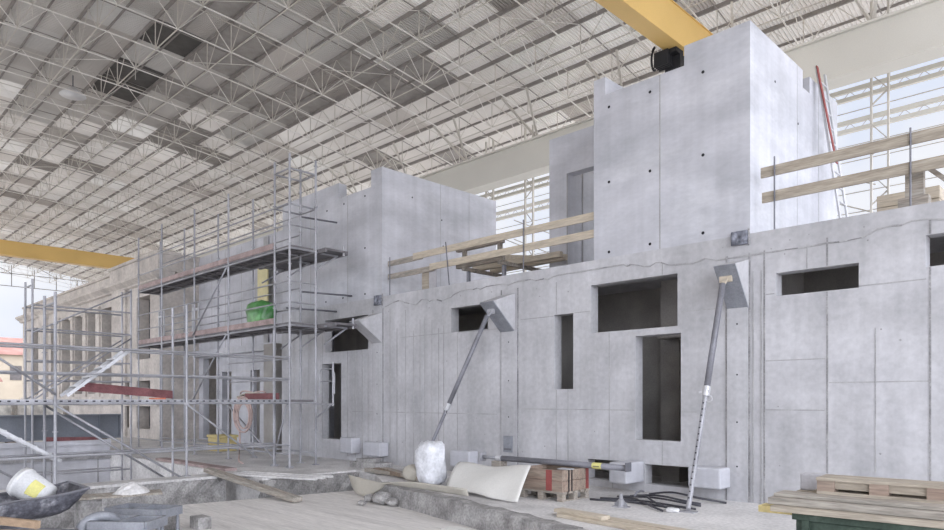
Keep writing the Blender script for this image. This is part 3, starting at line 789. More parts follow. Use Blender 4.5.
def crane(label, x, w, z0, z1, y0, y1, hoist):
    hst = thing('crane_hoist', 'black hoist hanging under the yellow crane beside the right tower', 'hoist', (x - 0.2, 15.2, z0 - 0.46)) if hoist else None
    c = thing('bridge_crane', label, 'crane', (x, (y0 + y1) / 2, z0), 'yellow bridge cranes')
    MB().box(x - w / 2, x + w / 2, y0, y1, z0, z1).box(x - w / 2 - 0.03, x + w / 2 + 0.03, y0, y1, z0 - 0.02, z0).box(x - w / 2 - 0.03, x + w / 2 + 0.03, y0, y1, z1, z1 + 0.02).build('girder', M['yellow'], c)
    MB().box(x - 1.2, x + 1.2, y1 - 0.1, y1 + 0.3, z0 + 0.1, z0 + 0.55).build('end_truck', M['yellow'], c)
    MB().tube((x - 0.9, y1 + 0.1, 10.06), (x - 0.9, y1 + 0.2, 10.1), 0.12, 14).tube((x + 0.9, y1 + 0.1, 10.06), (x + 0.9, y1 + 0.2, 10.1), 0.12, 14).build('wheel', M['black'], c)
    if hoist:
        h = MB().box(x - 0.42, x - 0.1, 14.9, 15.15, z0 - 0.34, z0 - 0.02).box(x - 0.3, x + 0.1, 15.15, 15.45, z0 - 0.46, z0 - 0.12)
        for k in range(4): h.box(x - 0.45, x - 0.08, 14.88 + 0.08 * k, 14.91 + 0.08 * k, z0 - 0.38, z0 - 0.03)
        h.box(x - 0.12, x + 0.1, 14.95, 15.3, z0 - 0.12, z0 - 0.02)
        h.build('body', M['black'], hst)
        pts = [(x - 0.40 - 0.10 * math.sin(t), 14.86, z0 + 0.1 - 0.28 * (1 - math.cos(t))) for t in [k * PI / 12 for k in range(13)]]
        MB().path(pts, 0.03, 6).build('cable', M['black'], hst)
crane('yellow bridge crane girder passing above the right concrete tower', -8.08, 0.36, 10.0, 10.85, -12, 16.9, True)
crane('far yellow bridge crane above the old building at the open hall end', -47.2, 0.5, 10.0, 10.8, -12, 16.9, False)

# ------------------------------------------------------------------ scaffolds
def tubes(root, name, lst, r=0.024, m='galv'):
    for p, q in lst: MB().tube(p, q, r, 8).build(name, M[m], root, smooth=True)
SB = thing('scaffold', 'tall steel scaffold with two upper decks in front of the left tower', 'scaffold', (-19.5, 8.96, 0))
bx = [-14.63, -15.33, -17.8, -19.96, -22.4, -24.4]
YF, YB = 8.6, 9.32
tops = [7.5, 7.45, 7.2, 7.2, 7.2, 7.1]
for x, t in zip(bx, tops):
    for y in (YF, YB):
        s = MB().tube((x, y, 0.02), (x, y, t), 0.027, 8)
        for k in range(15):
            z = 0.35 + 0.5 * k
            if z < t: s.tube((x, y, z), (x, y, z + 0.02), 0.05, 8)
        s.build('standard', M['galv'], SB)
        MB().box(x - 0.07, x + 0.07, y - 0.07, y + 0.07, 0, 0.02).build('base_plate', M['galv'], SB)
DK = [1.58, 3.45, 5.3]
for d in DK + [7.2]:
    for x in bx:
        if d > 7 and x < -15.5: continue
        MB().tube((x, YF, d - 0.05), (x, YB, d - 0.05), 0.024, 8).build('transom', M['galv'], SB)
for k, d in enumerate(DK):
    for a, b in zip(bx[:-1], bx[1:]):
        if k == 0 and b < -18: continue
        for y in (YF, YB):
            MB().tube((a, y, d - 0.05), (b, y, d - 0.05), 0.024, 8).build('ledger', M['galv'], SB)
        p = MB()
        for q in range(2):
            ya = YF + 0.04 + 0.32 * q
            p.box(b + 0.02, a - 0.02, ya, ya + 0.31, d - 0.02, d + 0.03)
            for e in range(2): p.box(b + 0.02, a - 0.02, ya + 0.02 + 0.25 * e, ya + 0.05 + 0.25 * e, d - 0.06, d - 0.02)
            for e in range(int((a - b) / 0.3)): p.box(b + 0.1 + 0.3 * e, b + 0.16 + 0.3 * e, ya, ya + 0.31, d - 0.05, d - 0.02)
        p.build('deck_panel', M['deck_steel'], SB)
for d in (3.45, 5.3):
    for a, b in zip(bx[1:-1], bx[2:]):
        MB().box(b + 0.03, a - 0.03, YF - 0.01, YF + 0.02, d + 0.03, d + 0.17).build('toe_board', M['dusty_board'], SB)
        for h in (0.5, 1.0):
            MB().tube((a, YF - 0.03, d + h), (b, YF - 0.03, d + h), 0.02, 8).build('guard_rail', M['galv'], SB)
            MB().tube((a, YB + 0.03, d + h), (b, YB + 0.03, d + h), 0.02, 8).build('guard_rail', M['galv'], SB)
    for h in (0.5, 1.0):
        MB().tube((bx[0], YF, d + h), (bx[0], YB, d + h), 0.02, 8).build('guard_rail', M['galv'], SB)
        MB().tube((bx[0], YF - 0.03, d + h), (bx[1], YF - 0.03, d + h), 0.02, 8).build('guard_rail', M['galv'], SB)
for a, b in ((bx[0], bx[1]), (bx[1], bx[2])):
    for h in (0.5, 1.0):
        MB().tube((a, YF - 0.03, 1.58 + h), (b, YF - 0.03, 1.58 + h), 0.02, 8).build('guard_rail', M['galv'], SB)
# tower top rails
for z in (7.15, 6.3):
    tubes(SB, 'guard_rail', [((bx[0], YF, z), (bx[1], YF, z)), ((bx[1], YF, z), (bx[1], YB, z)), ((bx[1], YB, z), (bx[0], YB, z)), ((bx[0], YB, z), (bx[0], YF, z))], 0.022)
tubes(SB, 'wall_tie', [((-15.33, YB, 6.25), (-15.0, 10.2, 6.2)), ((-15.33, YB, 4.35), (-15.0, 10.66, 4.35)), ((-16.0, 9.3, 4.0), (-15.7, 10.66, 4.0))], 0.024, 'steel_dark')
tubes(SB, 'diagonal_brace', [((-17.8, YF - 0.05, 5.2), (-19.96, YF - 0.05, 3.5)), ((-17.8, YF - 0.05, 3.4), (-19.96, YF - 0.05, 1.6)),
                             ((-14.63, YF - 0.05, 1.55), (-15.33, YF - 0.05, 0.1)), ((-17.8, YF - 0.05, 1.5), (-15.33, YF - 0.05, 0.2))], 0.022)
tubes(SB, 'ledger', [((-14.63, YF, 0.3), (-24.4, YF, 0.3)), ((-14.63, YB, 0.3), (-24.4, YB, 0.3))], 0.022)
# bracket decks towards the wall
for d, x0, x1 in ((5.3, -17.6, -14.3), (3.45, -16.6, -13.9)):
    MB().box(x0, x1, YB + 0.06, 10.05, d - 0.03, d + 0.02).box(x0, x1, YB + 0.06, YB + 0.12, d - 0.08, d - 0.03).box(x0, x1, 9.98, 10.05, d - 0.08, d - 0.03).build('bracket_deck', M['deck_steel'], SB)
    for x in (x0 + 0.3, (x0 + x1) / 2, x1 - 0.35):
        MB().bar((x, YB, d - 0.06), (x, 10.05, d - 0.06), 0.04).bar((x, YB, d - 0.5), (x, 9.95, d - 0.07), 0.035).build('bracket', M['galv'], SB)
    MB().tube((x1 - 0.05, 9.95, d - 0.1), (x1 - 0.05, 9.95, d + 0.16), 0.03, 8).build('bracket_pin', M['galv'], SB)
# rounded gate frames
def gate(x0, x1, y, z0, z1):
    pts = [(x0, y, z0), (x0, y, z1 - 0.1), (x0 + 0.1, y, z1), (x1 - 0.1, y, z1), (x1, y, z1 - 0.1), (x1, y, z0)]
    MB().path(pts, 0.02, 6).tube((x0, y, (z0 + z1) / 2), (x1, y, (z0 + z1) / 2), 0.015, 6).build('guard_frame', M['galv'], SB)
gate(-14.55, -13.9, YB + 0.05, 1.75, 2.35)
MB().bar((-14.63, YB, 1.5), (-13.85, YB, 1.5), 0.04).bar((-14.63, YB, 1.15), (-13.95, YB, 1.48), 0.03).tube((-13.88, YB, 1.45), (-13.88, YB, 2.5), 0.024).build('bracket', M['galv'], SB)
for x in (-20.6, -23.2):
    MB().box(x - 0.02, x + 0.02, YF + 0.2, YF + 0.24, 3.45, 4.5).box(x + 0.4, x + 0.44, YF + 0.2, YF + 0.24, 3.45, 4.5).box(x, x + 0.42, YF + 0.2, YF + 0.24, 4.3, 4.36).build('ladder_frame', M['galv_light'], SB)
tag(MB().box(-16.9, -15.2, YF + 0.02, YF + 0.05, 1.62, 1.77).build('toe_board', M['red_board']), 'short red brown toe board on the low deck right of the hose coil', 'toe board')

# scaffold over the near pit wall
SA = thing('scaffold', 'near scaffold standing on the pit wall with a long low deck', 'scaffold', (-14.75, 4.8, 0))
ay = [1.1, 3.6, 6.03, 8.45]
XF, XB = -14.38, -15.1
for y in ay:
    for x, zb in ((XF, 0.02 if y < 6.6 else 0.02), (XB, -2.98 if y < 6.9 else 0.02)):
        t = 3.6 if y < 8 else 3.3
        s = MB().tube((x, y, zb), (x, y, t), 0.027, 8)
        for k in range(6): s.tube((x, y, 0.5 + 0.5 * k), (x, y, 0.52 + 0.5 * k), 0.05, 8)
        s.build('standard', M['galv'], SA)
        MB().box(x - 0.07, x + 0.07, y - 0.07, y + 0.07, zb - 0.02, zb).build('base_plate', M['galv'], SA)
    MB().tube((XF, y, 1.53), (XB, y, 1.53), 0.024).build('transom', M['galv'], SA)
    if y < 7: MB().tube((XF, y, 3.4), (XB, y, 3.4), 0.024).build('transom', M['galv'], SA)
for a, b in zip(ay[:-1], ay[1:]):
    for x in (XF, XB):
        for z in (0.55, 1.53):
            MB().tube((x, a, z), (x, b, z), 0.024).build('ledger', M['galv'], SA)
        for z in (2.1, 2.6):
            MB().tube((x, a, z), (x, b, z), 0.022).build('guard_rail', M['galv'], SA)
    for q in range(2):
        xa = XB + 0.03 + 0.33 * q
        p = MB().box(xa, xa + 0.32, a + 0.02, b - 0.02, 1.55, 1.61)
        if q == 1:
            for e in range(int((b - a) / 0.14)):
                p.box(xa + 0.32, xa + 0.323, a + 0.08 + 0.14 * e, a + 0.13 + 0.14 * e, 1.565, 1.59, 1)
        p.build('deck_panel', [M['galv'], M['hole']], SA)
tubes(SA, 'diagonal_brace', [((XF + 0.05, 3.6, 1.5), (XF + 0.05, 6.03, -0.1)), ((XB, 3.6, 1.5), (XB, 6.03, -0.2)), ((XB, 1.1, 1.5), (XB, 3.6, -0.2)), ((XF + 0.05, 6.03, 1.5), (XF + 0.05, 7.6, 0.3)),
                             ((XF + 0.05, 1.1, 3.5), (XF + 0.05, 3.6, 1.7))], 0.022)
# stair flights in the near scaffold
def stair(label, p, q, w):
    r = thing('scaffold_stair', label, 'stair', p, 'aluminium scaffold stairs')
    p = Vector(p); q = Vector(q); n = max(3, int((q - p).length / 0.26))
    for dx in (0, w):
        o = Vector((dx, 0, 0)); MB().bar(p + o, q + o, 0.025, 0.06).build('stringer', M['galv_light'], r)
    for k in range(1, n):
        c = p + (q - p) * k / n
        MB().box(c.x, c.x + w, c.y - 0.08, c.y + 0.08, c.z - 0.01, c.z + 0.01).build('tread', M['galv_light'], r)
    return r
stair('aluminium stair flight rising right from the low scaffold deck', (-15.02, 3.85, 1.68), (-15.02, 4.98, 2.6), 0.42)
stair('aluminium stair flight going down to the right under the low deck', (-15.0, 2.1, 1.5), (-15.0, 3.75, 0.45), 0.42)
t = MB().prism([(-15.06, 4.15, 1.78), (-15.06, 6.0, 1.63), (-15.06, 6.0, 1.80), (-15.06, 4.15, 1.96)], (0.03, 0, 0))
tag(t.build('toe_board', M['red_board']), 'long tilted red brown board along the back of the low scaffold deck', 'toe board')
tag(MB().box(-14.74, -14.42, 5.4, 5.62, 1.615, 1.645).build('board_offcut', M['orange_paint']), 'small orange marked piece on the edge of the low deck', 'offcut')

# scaffold on the far side of the pit
SCf = thing('scaffold', 'far scaffold tower in the pit in front of the old building', 'scaffold', (-20.4, 5.7, -3))
for x in (-20.0, -20.7):
    for y in (4.5, 6.85):
        MB().tube((x, y, -2.98), (x, y, 4.65), 0.027).build('standard', M['galv'], SCf)
        MB().box(x - 0.07, x + 0.07, y - 0.07, y + 0.07, -3.0, -2.98).build('base_plate', M['galv'], SCf)
    for z in (-0.3, 1.53, 2.1, 2.6, 3.4, 4.0):
        MB().tube((x, 4.5, z), (x, 6.85, z), 0.022).build('guard_rail' if z > 2 else 'ledger', M['galv'], SCf)
for y in (4.5, 6.85):
    for z in (1.53, 3.4, 4.5): MB().tube((-20.0, y, z), (-20.7, y, z), 0.022).build('transom', M['galv'], SCf)
for q in range(2): MB().box(-20.68 + 0.33 * q, -20.36 + 0.33 * q, 4.52, 6.83, 1.55, 1.61).build('deck_panel', M['deck_steel'], SCf)
tubes(SCf, 'diagonal_brace', [((-19.96, 4.5, 3.3), (-19.96, 6.85, 4.6)), ((-19.96, 4.5, 1.6), (-19.96, 6.85, 3.3)), ((-20.7, 4.5, 1.6), (-20.7, 6.85, 3.3))], 0.02)

# coiled hose on the low deck
ch = thing('hose_coil', 'coiled dusty pink hose hanging over the low scaffold deck', 'hose', (-16.8, 8.5, 1.6))
for k in range(5):
    rx = 0.50 - 0.05 * k; rz = 0.46 - 0.035 * k
    pts = [(-16.75 + 0.05 * k + rx * math.cos(t), 8.48 - 0.02 * k, 1.22 - 0.03 * (k % 3) + rz * math.sin(t)) for t in [2 * PI * j / 28 for j in range(28)]]
    MB().path(pts, 0.022, 6, closed=True).build('loop', M['pinkhose'], ch, smooth=True)
for k in range(4):
    pts = [(-17.0 + (0.75 - 0.09 * k) * math.cos(t), 8.9 + 0.26 * math.sin(t), 1.65 + 0.045 * k + 0.05 * math.cos(2 * t + k)) for t in [2 * PI * j / 24 for j in range(24)]]
    MB().path(pts, 0.022, 6, closed=True).build('loop', M['pinkhose'] if k % 2 else M['beige_sheet'], ch, smooth=True)
MB().path([(-16.9, 8.47, 0.8), (-16.88, 8.47, 0.4), (-16.9, 8.45, 0.1), (-16.6, 8.3, 0.03), (-16.0, 8.1, 0.03)], 0.022, 6).build('tail', M['pinkhose'], ch, smooth=True)

# green wrapped bundle and yellow panel
def lumpy(c, s, seed, n=10, amp=0.12, power=4.0):
    """soft wrapped block"""
    rn = random.Random(seed); mb = MB(); nu, nv = 26, 14; vs = []
    ph = [rn.uniform(0, 6.28) for _ in range(8)]
    for j in range(nv + 1):
        b = -PI / 2 + PI * j / nv
        for i in range(nu):
            a = 2 * PI * i / nu
            d = Vector((math.cos(a) * math.cos(b), math.sin(a) * math.cos(b), math.sin(b)))
            k = (abs(d.x) ** power + abs(d.y) ** power + abs(d.z) ** power) ** (-1 / power)
            w = 1 + amp * (math.sin(3 * a + ph[0] + 4 * b) * 0.4 + math.sin(7 * a + ph[1] - 6 * b) * 0.3 + rn.uniform(-0.35, 0.35))
            p = d * k * w
            vs.append((c[0] + p.x * s[0], c[1] + p.y * s[1], c[2] + s[2] + max(-1.0, min(1.06, p.z)) * s[2]))
    fs = [(j * nu + i, j * nu + (i + 1) % nu, (j + 1) * nu + (i + 1) % nu, (j + 1) * nu + i) for j in range(nv) for i in range(nu)]
    mb.add(vs, fs); return mb
tag(lumpy((-16.72, 8.98, 3.48), (0.46, 0.27, 0.36), 2, amp=0.10).build('wrapped_bundle', M['green_film'], smooth=True), 'bright green plastic wrapped bundle on the middle scaffold deck', 'bundle')
tag(MB().box(-22.6, -21.9, 12.0, 12.05, 4.25, 6.5).build('wall_panel', M['yellow_wall']), 'pale yellow insulation panel on the wall behind the green bundle', 'panel')

# ------------------------------------------------------------------ steel girder, things around the pit
gd = MB().box(-22.45, -22.15, -3, 7.3, 0.46, 0.50).box(-22.45, -22.15, -3, 7.3, 1.14, 1.18).box(-22.31, -22.29, -3, 7.3, 0.5, 1.14).box(-22.45, -22.15, 7.27, 7.3, 0.5, 1.14)
go = thing('steel_girder', 'blue grey steel girder lying along the far edge of the pit', 'girder', (-22.3, 2, 0.44))
gd.build('i_beam', M['girder'], go)
for y in (3.2, 5.0, 6.7): MB().box(-22.33, -22.12, y, y + 0.02, 0.5, 1.14).build('stiffener', M['girder'], go)
for y in (-1.0, 1.6, 4.4, 6.6):
    tag(MB().box(-22.5, -22.1, y, y + 0.3, 0.42, 0.46).build('bearing_block', M['wood_dark']), 'dark timber packing block under the blue grey girder', 'block', 'packing blocks under the girder')
for y, z, lab in ((4.6, 1.5, 'short timber post standing behind the girder, left one'), (5.9, 1.42, 'short timber post standing behind the girder, right one')):
    tag(MB().box(-22.75, -22.62, y, y + 0.13, 0.1, z).build('timber_post', M['wood_grey']), lab, 'post')
b = thing('site_box', 'yellow plastic box at the slab edge behind the low scaffold deck', 'box', (-20.9, 9.9, 0))
MB().box(-21.3, -20.5, 9.6, 10.2, 0.0, 0.42).build('body', M['yellow_wood'], b, bevel=0.03)
MB().box(-21.33, -20.47, 9.57, 10.23, 0.42, 0.5).build('lid', M['yellow_wood'], b, bevel=0.02)
tag(MB().box(-18.8, -14.75, 7.05, 7.33, 0.0, 0.06).build('edge_board', M['dusty_board']), 'dusty reddish board lying along the slab edge at the pit', 'board')
tag(MB().prism([(-21.93, 5.2, 0.44), (-21.93, 6.6, 0.44), (-21.93, 6.6, 0.52), (-21.93, 5.2, 0.56)], (0.03, 0, 0)).build('board', M['red_board']), 'faded red board lying on top of the pit panels', 'board')

tag(MB().bar((-14.4, 6.5, 0.10), (-11.2, 6.75, -0.243), 0.22, 0.09).build('timber_beam', M['wood_grey'], bevel=0.01), 'dusty brown timber beam bridging the trench beside the deck', 'timber beam')
for k in range(3):
    tag(MB().bar((-14.2 + 0.12 * k, 7.2 - 0.24 * k, 0.025), (-11.95 + 0.08 * k, 8.0 - 0.24 * k, 0.025), 0.09, 0.04).build('plank', M['floor']),
        ('pale plank over the trench, left of three', 'pale plank over the trench, middle of three', 'pale plank over the trench, right of three')[k], 'plank', 'pale planks across the trench')

# kerb of broken concrete at the edge of the floor
kb = MB()
kpts = [(-10.5, 8.1), (-9.2, 7.8), (-7.6, 7.46), (-6.2, 7.12), (-5.0, 6.82)]
rk = random.Random(11)
prev = None
N_ = 26
for i in range(N_ + 1):
    t = i / N_ * (len(kpts) - 1); a = min(int(t), len(kpts) - 2); f_ = t - a
    x = kpts[a][0] * (1 - f_) + kpts[a + 1][0] * f_; y = kpts[a][1] * (1 - f_) + kpts[a + 1][1] * f_
    h = 0.02 + rk.uniform(-0.012, 0.012)
    ring = [(x, y - 0.10 + rk.uniform(-0.015, 0.015), -0.3), (x, y - 0.09 + rk.uniform(-0.015, 0.015), -0.12), (x, y - 0.07 + rk.uniform(-0.02, 0.02), h), (x, y + 0.2, h), (x, y + 0.2, 0.0)]
    cur = len(kb.v); kb.v += ring
    if prev is not None:
        for q in range(4): kb.f.append((prev + q, cur + q, cur + q + 1, prev + q + 1)); kb.m.append(0)
    prev = cur
tag(kb.build('concrete_kerb', M['conc_rough']), 'broken grey concrete kerb between the deck and the floor', 'kerb')
for i, (x, y, s) in enumerate(((-9.95, 7.75, 0.2), (-9.6, 7.72, 0.13), (-10.35, 7.75, 0.12), (-10.1, 7.4, 0.08))):
    r = random.Random(30 + i); m_ = MB(); bm = bmesh.new(); bmesh.ops.create_icosphere(bm, subdivisions=2, radius=1)
    vv = [(x + v.co.x * s * r.uniform(.8, 1.2), y + v.co.y * s * r.uniform(.8, 1.2), -0.3 + s * 0.6 + v.co.z * s * 0.6 * r.uniform(.85, 1.15)) for v in bm.verts]
    m_.add(vv, [tuple(v.index for v in f.verts) for f in bm.faces]); bm.free()
    tag(m_.build('rubble_lump', M['conc_rough']), ['largest grey rubble lump at the kerb end', 'rubble lump just right of the largest one', 'rubble lump left of the largest one', 'smallest rubble lump lying out on the deck'][i], 'rubble', 'rubble at the kerb end')

tag(MB().box(-7.3, -6.5, 6.75, 7.05, -0.3, -0.26).build('white_board', M['tarp']), 'small white board lying on the deck at the foot of the kerb', 'board')
# curved beige sheet
def csheet(u, v):
    x = -12.0 + 4.15 * u
    dip = max(0.0, math.sin(PI * min(1.0, u / 0.46)))
    y = 8.42 - 0.55 * min(1.0, u / 0.46) + 0.06 * u - 0.22 * max(0, u - 0.46) - 0.16 * (1 - v) * dip
    if u < 0.46: top = 0.03 + 0.05 * u; low = top - 0.05 - 0.27 * dip
    else: top = 0.06 + 0.10 * min(1, (u - 0.46) * 5); low = 0.045
    return (x, y + 0.05 * (1 - v), low + (top - low) * v)
tag(MB().grid(csheet, 26, 5, 0.02).build('curved_sheet', M['beige_sheet'], smooth=True), 'long curved beige sheet lying along the kerb', 'sheet')

# wrapped white bundle and beige sack beside it
tag(lumpy((-9.72, 8.72, 0.0), (0.26, 0.22, 0.40), 4, amp=0.13, power=5).build('wrapped_bundle', M['film'], smooth=True), 'upright bundle wrapped in white plastic beside the tarp', 'bundle')
tag(lumpy((-10.35, 8.85, 0.0), (0.24, 0.2, 0.16), 9, amp=0.1, power=2.5).build('sack', M['beige_sheet'], smooth=True), 'low cream sack left of the wrapped white bundle', 'sack')
rk = random.Random(3)
for k in range(3):
    tag(MB().bar((-12.3 + 0.25 * k, 9.15 + 0.05 * k, 0.06 + 0.02 * k), (-10.4 + 0.2 * k, 9.0 - 0.12 * k, 0.06), 0.14, 0.08).build('timber_offcut', M['wood_grey' if k != 1 else 'wood_dark']),
        ('grey timber offcut behind the curved sheet, rearmost', 'dark timber offcut behind the curved sheet', 'grey timber offcut nearest the cream sack')[k], 'timber', 'offcuts behind the curved sheet')
tag(MB().box(-13.6, -12.6, 9.6, 10.1, 0.0, 0.14).box(-13.4, -12.9, 9.65, 10.0, 0.14, 0.22).build('slab_offcut', M['conc_rough']), 'low heap of concrete pieces at the wall foot left of the sack', 'concrete pieces')

# white tarp draped over
def tarp(u, v):
    TL, TR, BR, BL = Vector((-9.5, 9.25, 0.40)), Vector((-7.12, 8.56, 0.53)), Vector((-6.88, 7.95, 0.03)), Vector((-8.75, 8.2, 0.05))
    p = (TL * (1 - u) + TR * u) * (1 - v) + (BL * (1 - u) + BR * u) * v
    p.z += -0.03 * math.sin(PI * u) * (1 - v) + 0.02 * math.sin(u * 9 + v * 4) + 0.06 * math.sin(PI * v)
    p.z = max(p.z, 0.03)
    return p
tag(MB().grid(tarp, 24, 14, 0.012).build('tarp', M['tarp'], smooth=True), 'large off white tarp draped on the floor against the wooden crate', 'tarp')

# wooden crate
cr = thing('wooden_crate', 'wooden pallet crate with red painted bands beside the tarp', 'crate', (-6.98, 8.98, 0))
x0, x1, y0, y1 = -7.42, -6.54, 8.62, 9.34
for z in (0.15, 0.325):
    c = MB().box(x0, x1, y0, y0 + 0.03, z, z + 0.17).box(x0, x1, y1 - 0.03, y1, z, z + 0.17).box(x0, x0 + 0.03, y0 + 0.03, y1 - 0.03, z, z + 0.17).box(x1 - 0.03, x1, y0 + 0.03, y1 - 0.03, z, z + 0.17)
    c.build('collar', M['wood_brown'], cr, bevel=0.004)
pl = MB()
for k in range(5): pl.box(x0 - 0.02, x1 + 0.02, y0 + k * 0.155, y0 + k * 0.155 + 0.1, 0.12, 0.15)
for i in range(3):
    xx = x0 + (x1 - x0 - 0.1) * i / 2
    for j in range(3):
        yy = y0 + (y1 - y0 - 0.1) * j / 2; pl.box(xx, xx + 0.1, yy, yy + 0.1, 0.02, 0.12)
    pl.box(xx, xx + 0.1, y0, y1, 0.0, 0.02)
pl.build('pallet', M['wood_grey'], cr)
MB().box(-6.86, -6.74, y0 - 0.004, y0, 0.16, 0.49).build('red_band', M['red_paint'], cr)
MB().box(x1, x1 + 0.004, y1 - 0.09, y1 - 0.01, 0.16, 0.49).build('red_band', M['red_paint'], cr)
for yy in (8.78, 8.86): MB().box(x1, x1 + 0.008, yy, yy + 0.025, 0.13, 0.495).build('strap', M['black'], cr)
MB().box(x1 - 0.2, x1 + 0.03, 8.76, 8.90, 0.495, 0.51).build('clasp', M['galv_light'], cr)
MB().box(x0 + 0.03, x1 - 0.03, y0 + 0.03, y1 - 0.03, 0.40, 0.43).build('contents', M['wood_dark'], cr)

# lying prop across the crate
lp = thing('lying_prop', 'dark grey steel prop lying across the crate with a yellow label', 'steel prop', (-7.2, 9.2, 0.5))
a = Vector((-8.62, 9.2, 0.548)); b_ = Vector((-5.72, 9.2, 0.548)); d = b_ - a
MB().tube(a + d * 0.08, b_, 0.05, 16).build('outer_tube', M['steel_prop'], lp, smooth=True)
MB().tube(a - d * 0.06, a + d * 0.09, 0.032, 12).build('inner_tube', M['galv'], lp, smooth=True)
MB().tube(a + d * 0.06, a + d * 0.10, 0.062, 12).build('collar', M['galv_light'], lp)
MB().box(a.x - 0.19, a.x - 0.175, 9.12, 9.28, 0.47, 0.63).build('end_plate', M['galv'], lp)
MB().box(b_.x, b_.x + 0.015, 9.12, 9.28, 0.495, 0.635).build('end_plate', M['steel_dark'], lp)
lb = MB().tube(a + d * 0.78, a + d * 0.84, 0.0515, 16)
lbo = lb.build('label', M['label_yellow'], lp)
lbo['label'] = 'yellow label'
MB().box((a + d * 0.79).x, (a + d * 0.83).x, 9.145, 9.149, 0.535, 0.55).build('print', M['label_print'], lbo)
tag(MB().box(-8.5, -8.3, 9.1, 9.3, 0.0, 0.498).build('timber_block', M['wood_grey']), 'upright timber block under the left end of the lying prop', 'block')

# dark hoses on the floor
rk = random.Random(21)
for k in range(7):
    ex = rk.uniform(-0.25, 0.25)
    P0 = Vector((-6.35 + 0.06 * k, 9.1 + 0.2 * k, 0)); P3 = Vector((-4.75 + ex * 0.7, 9.25 + 0.17 * k, 0))
    if k % 3 == 2: P0, P3 = Vector((-6.3 + 0.05 * k, 9.5 + 0.08 * k, 0)), Vector((-5.0 + ex, 8.85 + 0.05 * k, 0))
    pts = []
    for j in range(15):
        t = j / 14; p = P0.lerp(P3, t)
        p.y += 0.10 * math.sin(PI * t * (1.1 + 0.15 * k)) - 0.03 * k * math.sin(PI * t)
        p.z = 0.02 + 0.014 * k * math.sin(PI * t) + 0.004 * math.sin(5 * t + k)
        pts.append(p)
    tag(MB().path(pts, 0.017, 7).build('cable', M['hose'], smooth=True), 'dark hose in the bundle lying at the foot of the perforated prop', 'hose', 'dark hoses on the floor')
tag(MB().path([(-5.95, 10.05, 0.09), (-5.9, 9.9, 0.12), (-5.82, 9.62, 0.13), (-5.75, 9.45, 0.10)], 0.018, 7).build('cable_tie', M['steel_prop']), 'short grey bar laid across the dark hoses', 'bar')
gz = thing('prop_foot', 'small grey steel foot standing in front of the dark hoses', 'steel foot', (-5.62, 8.85, 0))
MB().box(-5.74, -5.50, 8.78, 8.92, 0, 0.015).build('plate', M['galv'], gz)
MB().lathe((-5.62, 8.85, 0.015), [(0.05, 0), (0.05, 0.09), (0.03, 0.11), (0.03, 0.17), (0.012, 0.19)], 12).build('socket', M['galv'], gz)
MB().bar((-5.72, 8.85, 0.02), (-5.62, 8.85, 0.12), 0.012, 0.05).bar((-5.52, 8.85, 0.02), (-5.62, 8.85, 0.12), 0.012, 0.05).build('rib', M['galv'], gz)
tag(lumpy((-4.85, 8.98, 0.0), (0.09, 0.07, 0.03), 5, amp=.15).build('plastic_scrap', M['white_plastic'], smooth=True), 'small white plastic scrap at the foot of the perforated prop', 'scrap')
for k, (p, q, zz, lab) in enumerate((((-5.9, 7.75), (-3.1, 7.55), 0.0, 'long pale timber plank on the floor in front of the steel foot'),
                                     ((-5.75, 7.55), (-3.2, 7.28), 0.0, 'second pale timber plank nearest the kerb'),
                                     ((-5.85, 7.62), (-5.0, 7.52), 0.05, 'short timber offcut lying on the two pale planks'))):
    tag(MB().bar((p[0], p[1], zz + 0.026), (q[0], q[1], zz + 0.026), 0.17, 0.05).build('plank', M['wood_pale'], bevel=0.005), lab, 'plank')

# ------------------------------------------------------------------ right stack: green bin, boards, pallet
RA = math.radians(3)
def L(x, y, z): return (-1.86 + x * math.cos(RA) - y * math.sin(RA), 5.28 + x * math.sin(RA) + y * math.cos(RA), z)
def lbox(mb, x0, x1, y0, y1, z0, z1, m=0):
    c = [L(x0, y0, z0), L(x1, y0, z0), L(x1, y1, z0), L(x0, y1, z0), L(x0, y0, z1), L(x1, y0, z1), L(x1, y1, z1), L(x0, y1, z1)]
    return mb.add(c, [(3, 2, 1, 0), (4, 5, 6, 7), (0, 1, 5, 4), (1, 2, 6, 5), (2, 3, 7, 6), (3, 0, 4, 7)], m)
gbn = thing('steel_bin', 'green painted steel bin under the stack of boards', 'bin', L(1.1, 0.6, -0.3))
lbox(MB(), 0, 2.2, 0, 1.2, -0.3, 0.72).build('body', M['dumpster'], gbn, bevel=0.01)
r = MB(); lbox(r, -0.02, 2.22, -0.02, 0.03, 0.72, 0.77); lbox(r, -0.02, 2.22, 1.17, 1.22, 0.72, 0.77); lbox(r, -0.02, 0.03, 0.03, 1.17, 0.72, 0.77); lbox(r, 2.17, 2.22, 0.03, 1.17, 0.72, 0.77)
r.build('rim', M['dumpster'], gbn)
for x in (0.05, 0.72, 1.5): lbox(MB(), x, x + 0.05, -0.03, 0.0, -0.3, 0.72).build('rib', M['dumpster'], gbn)
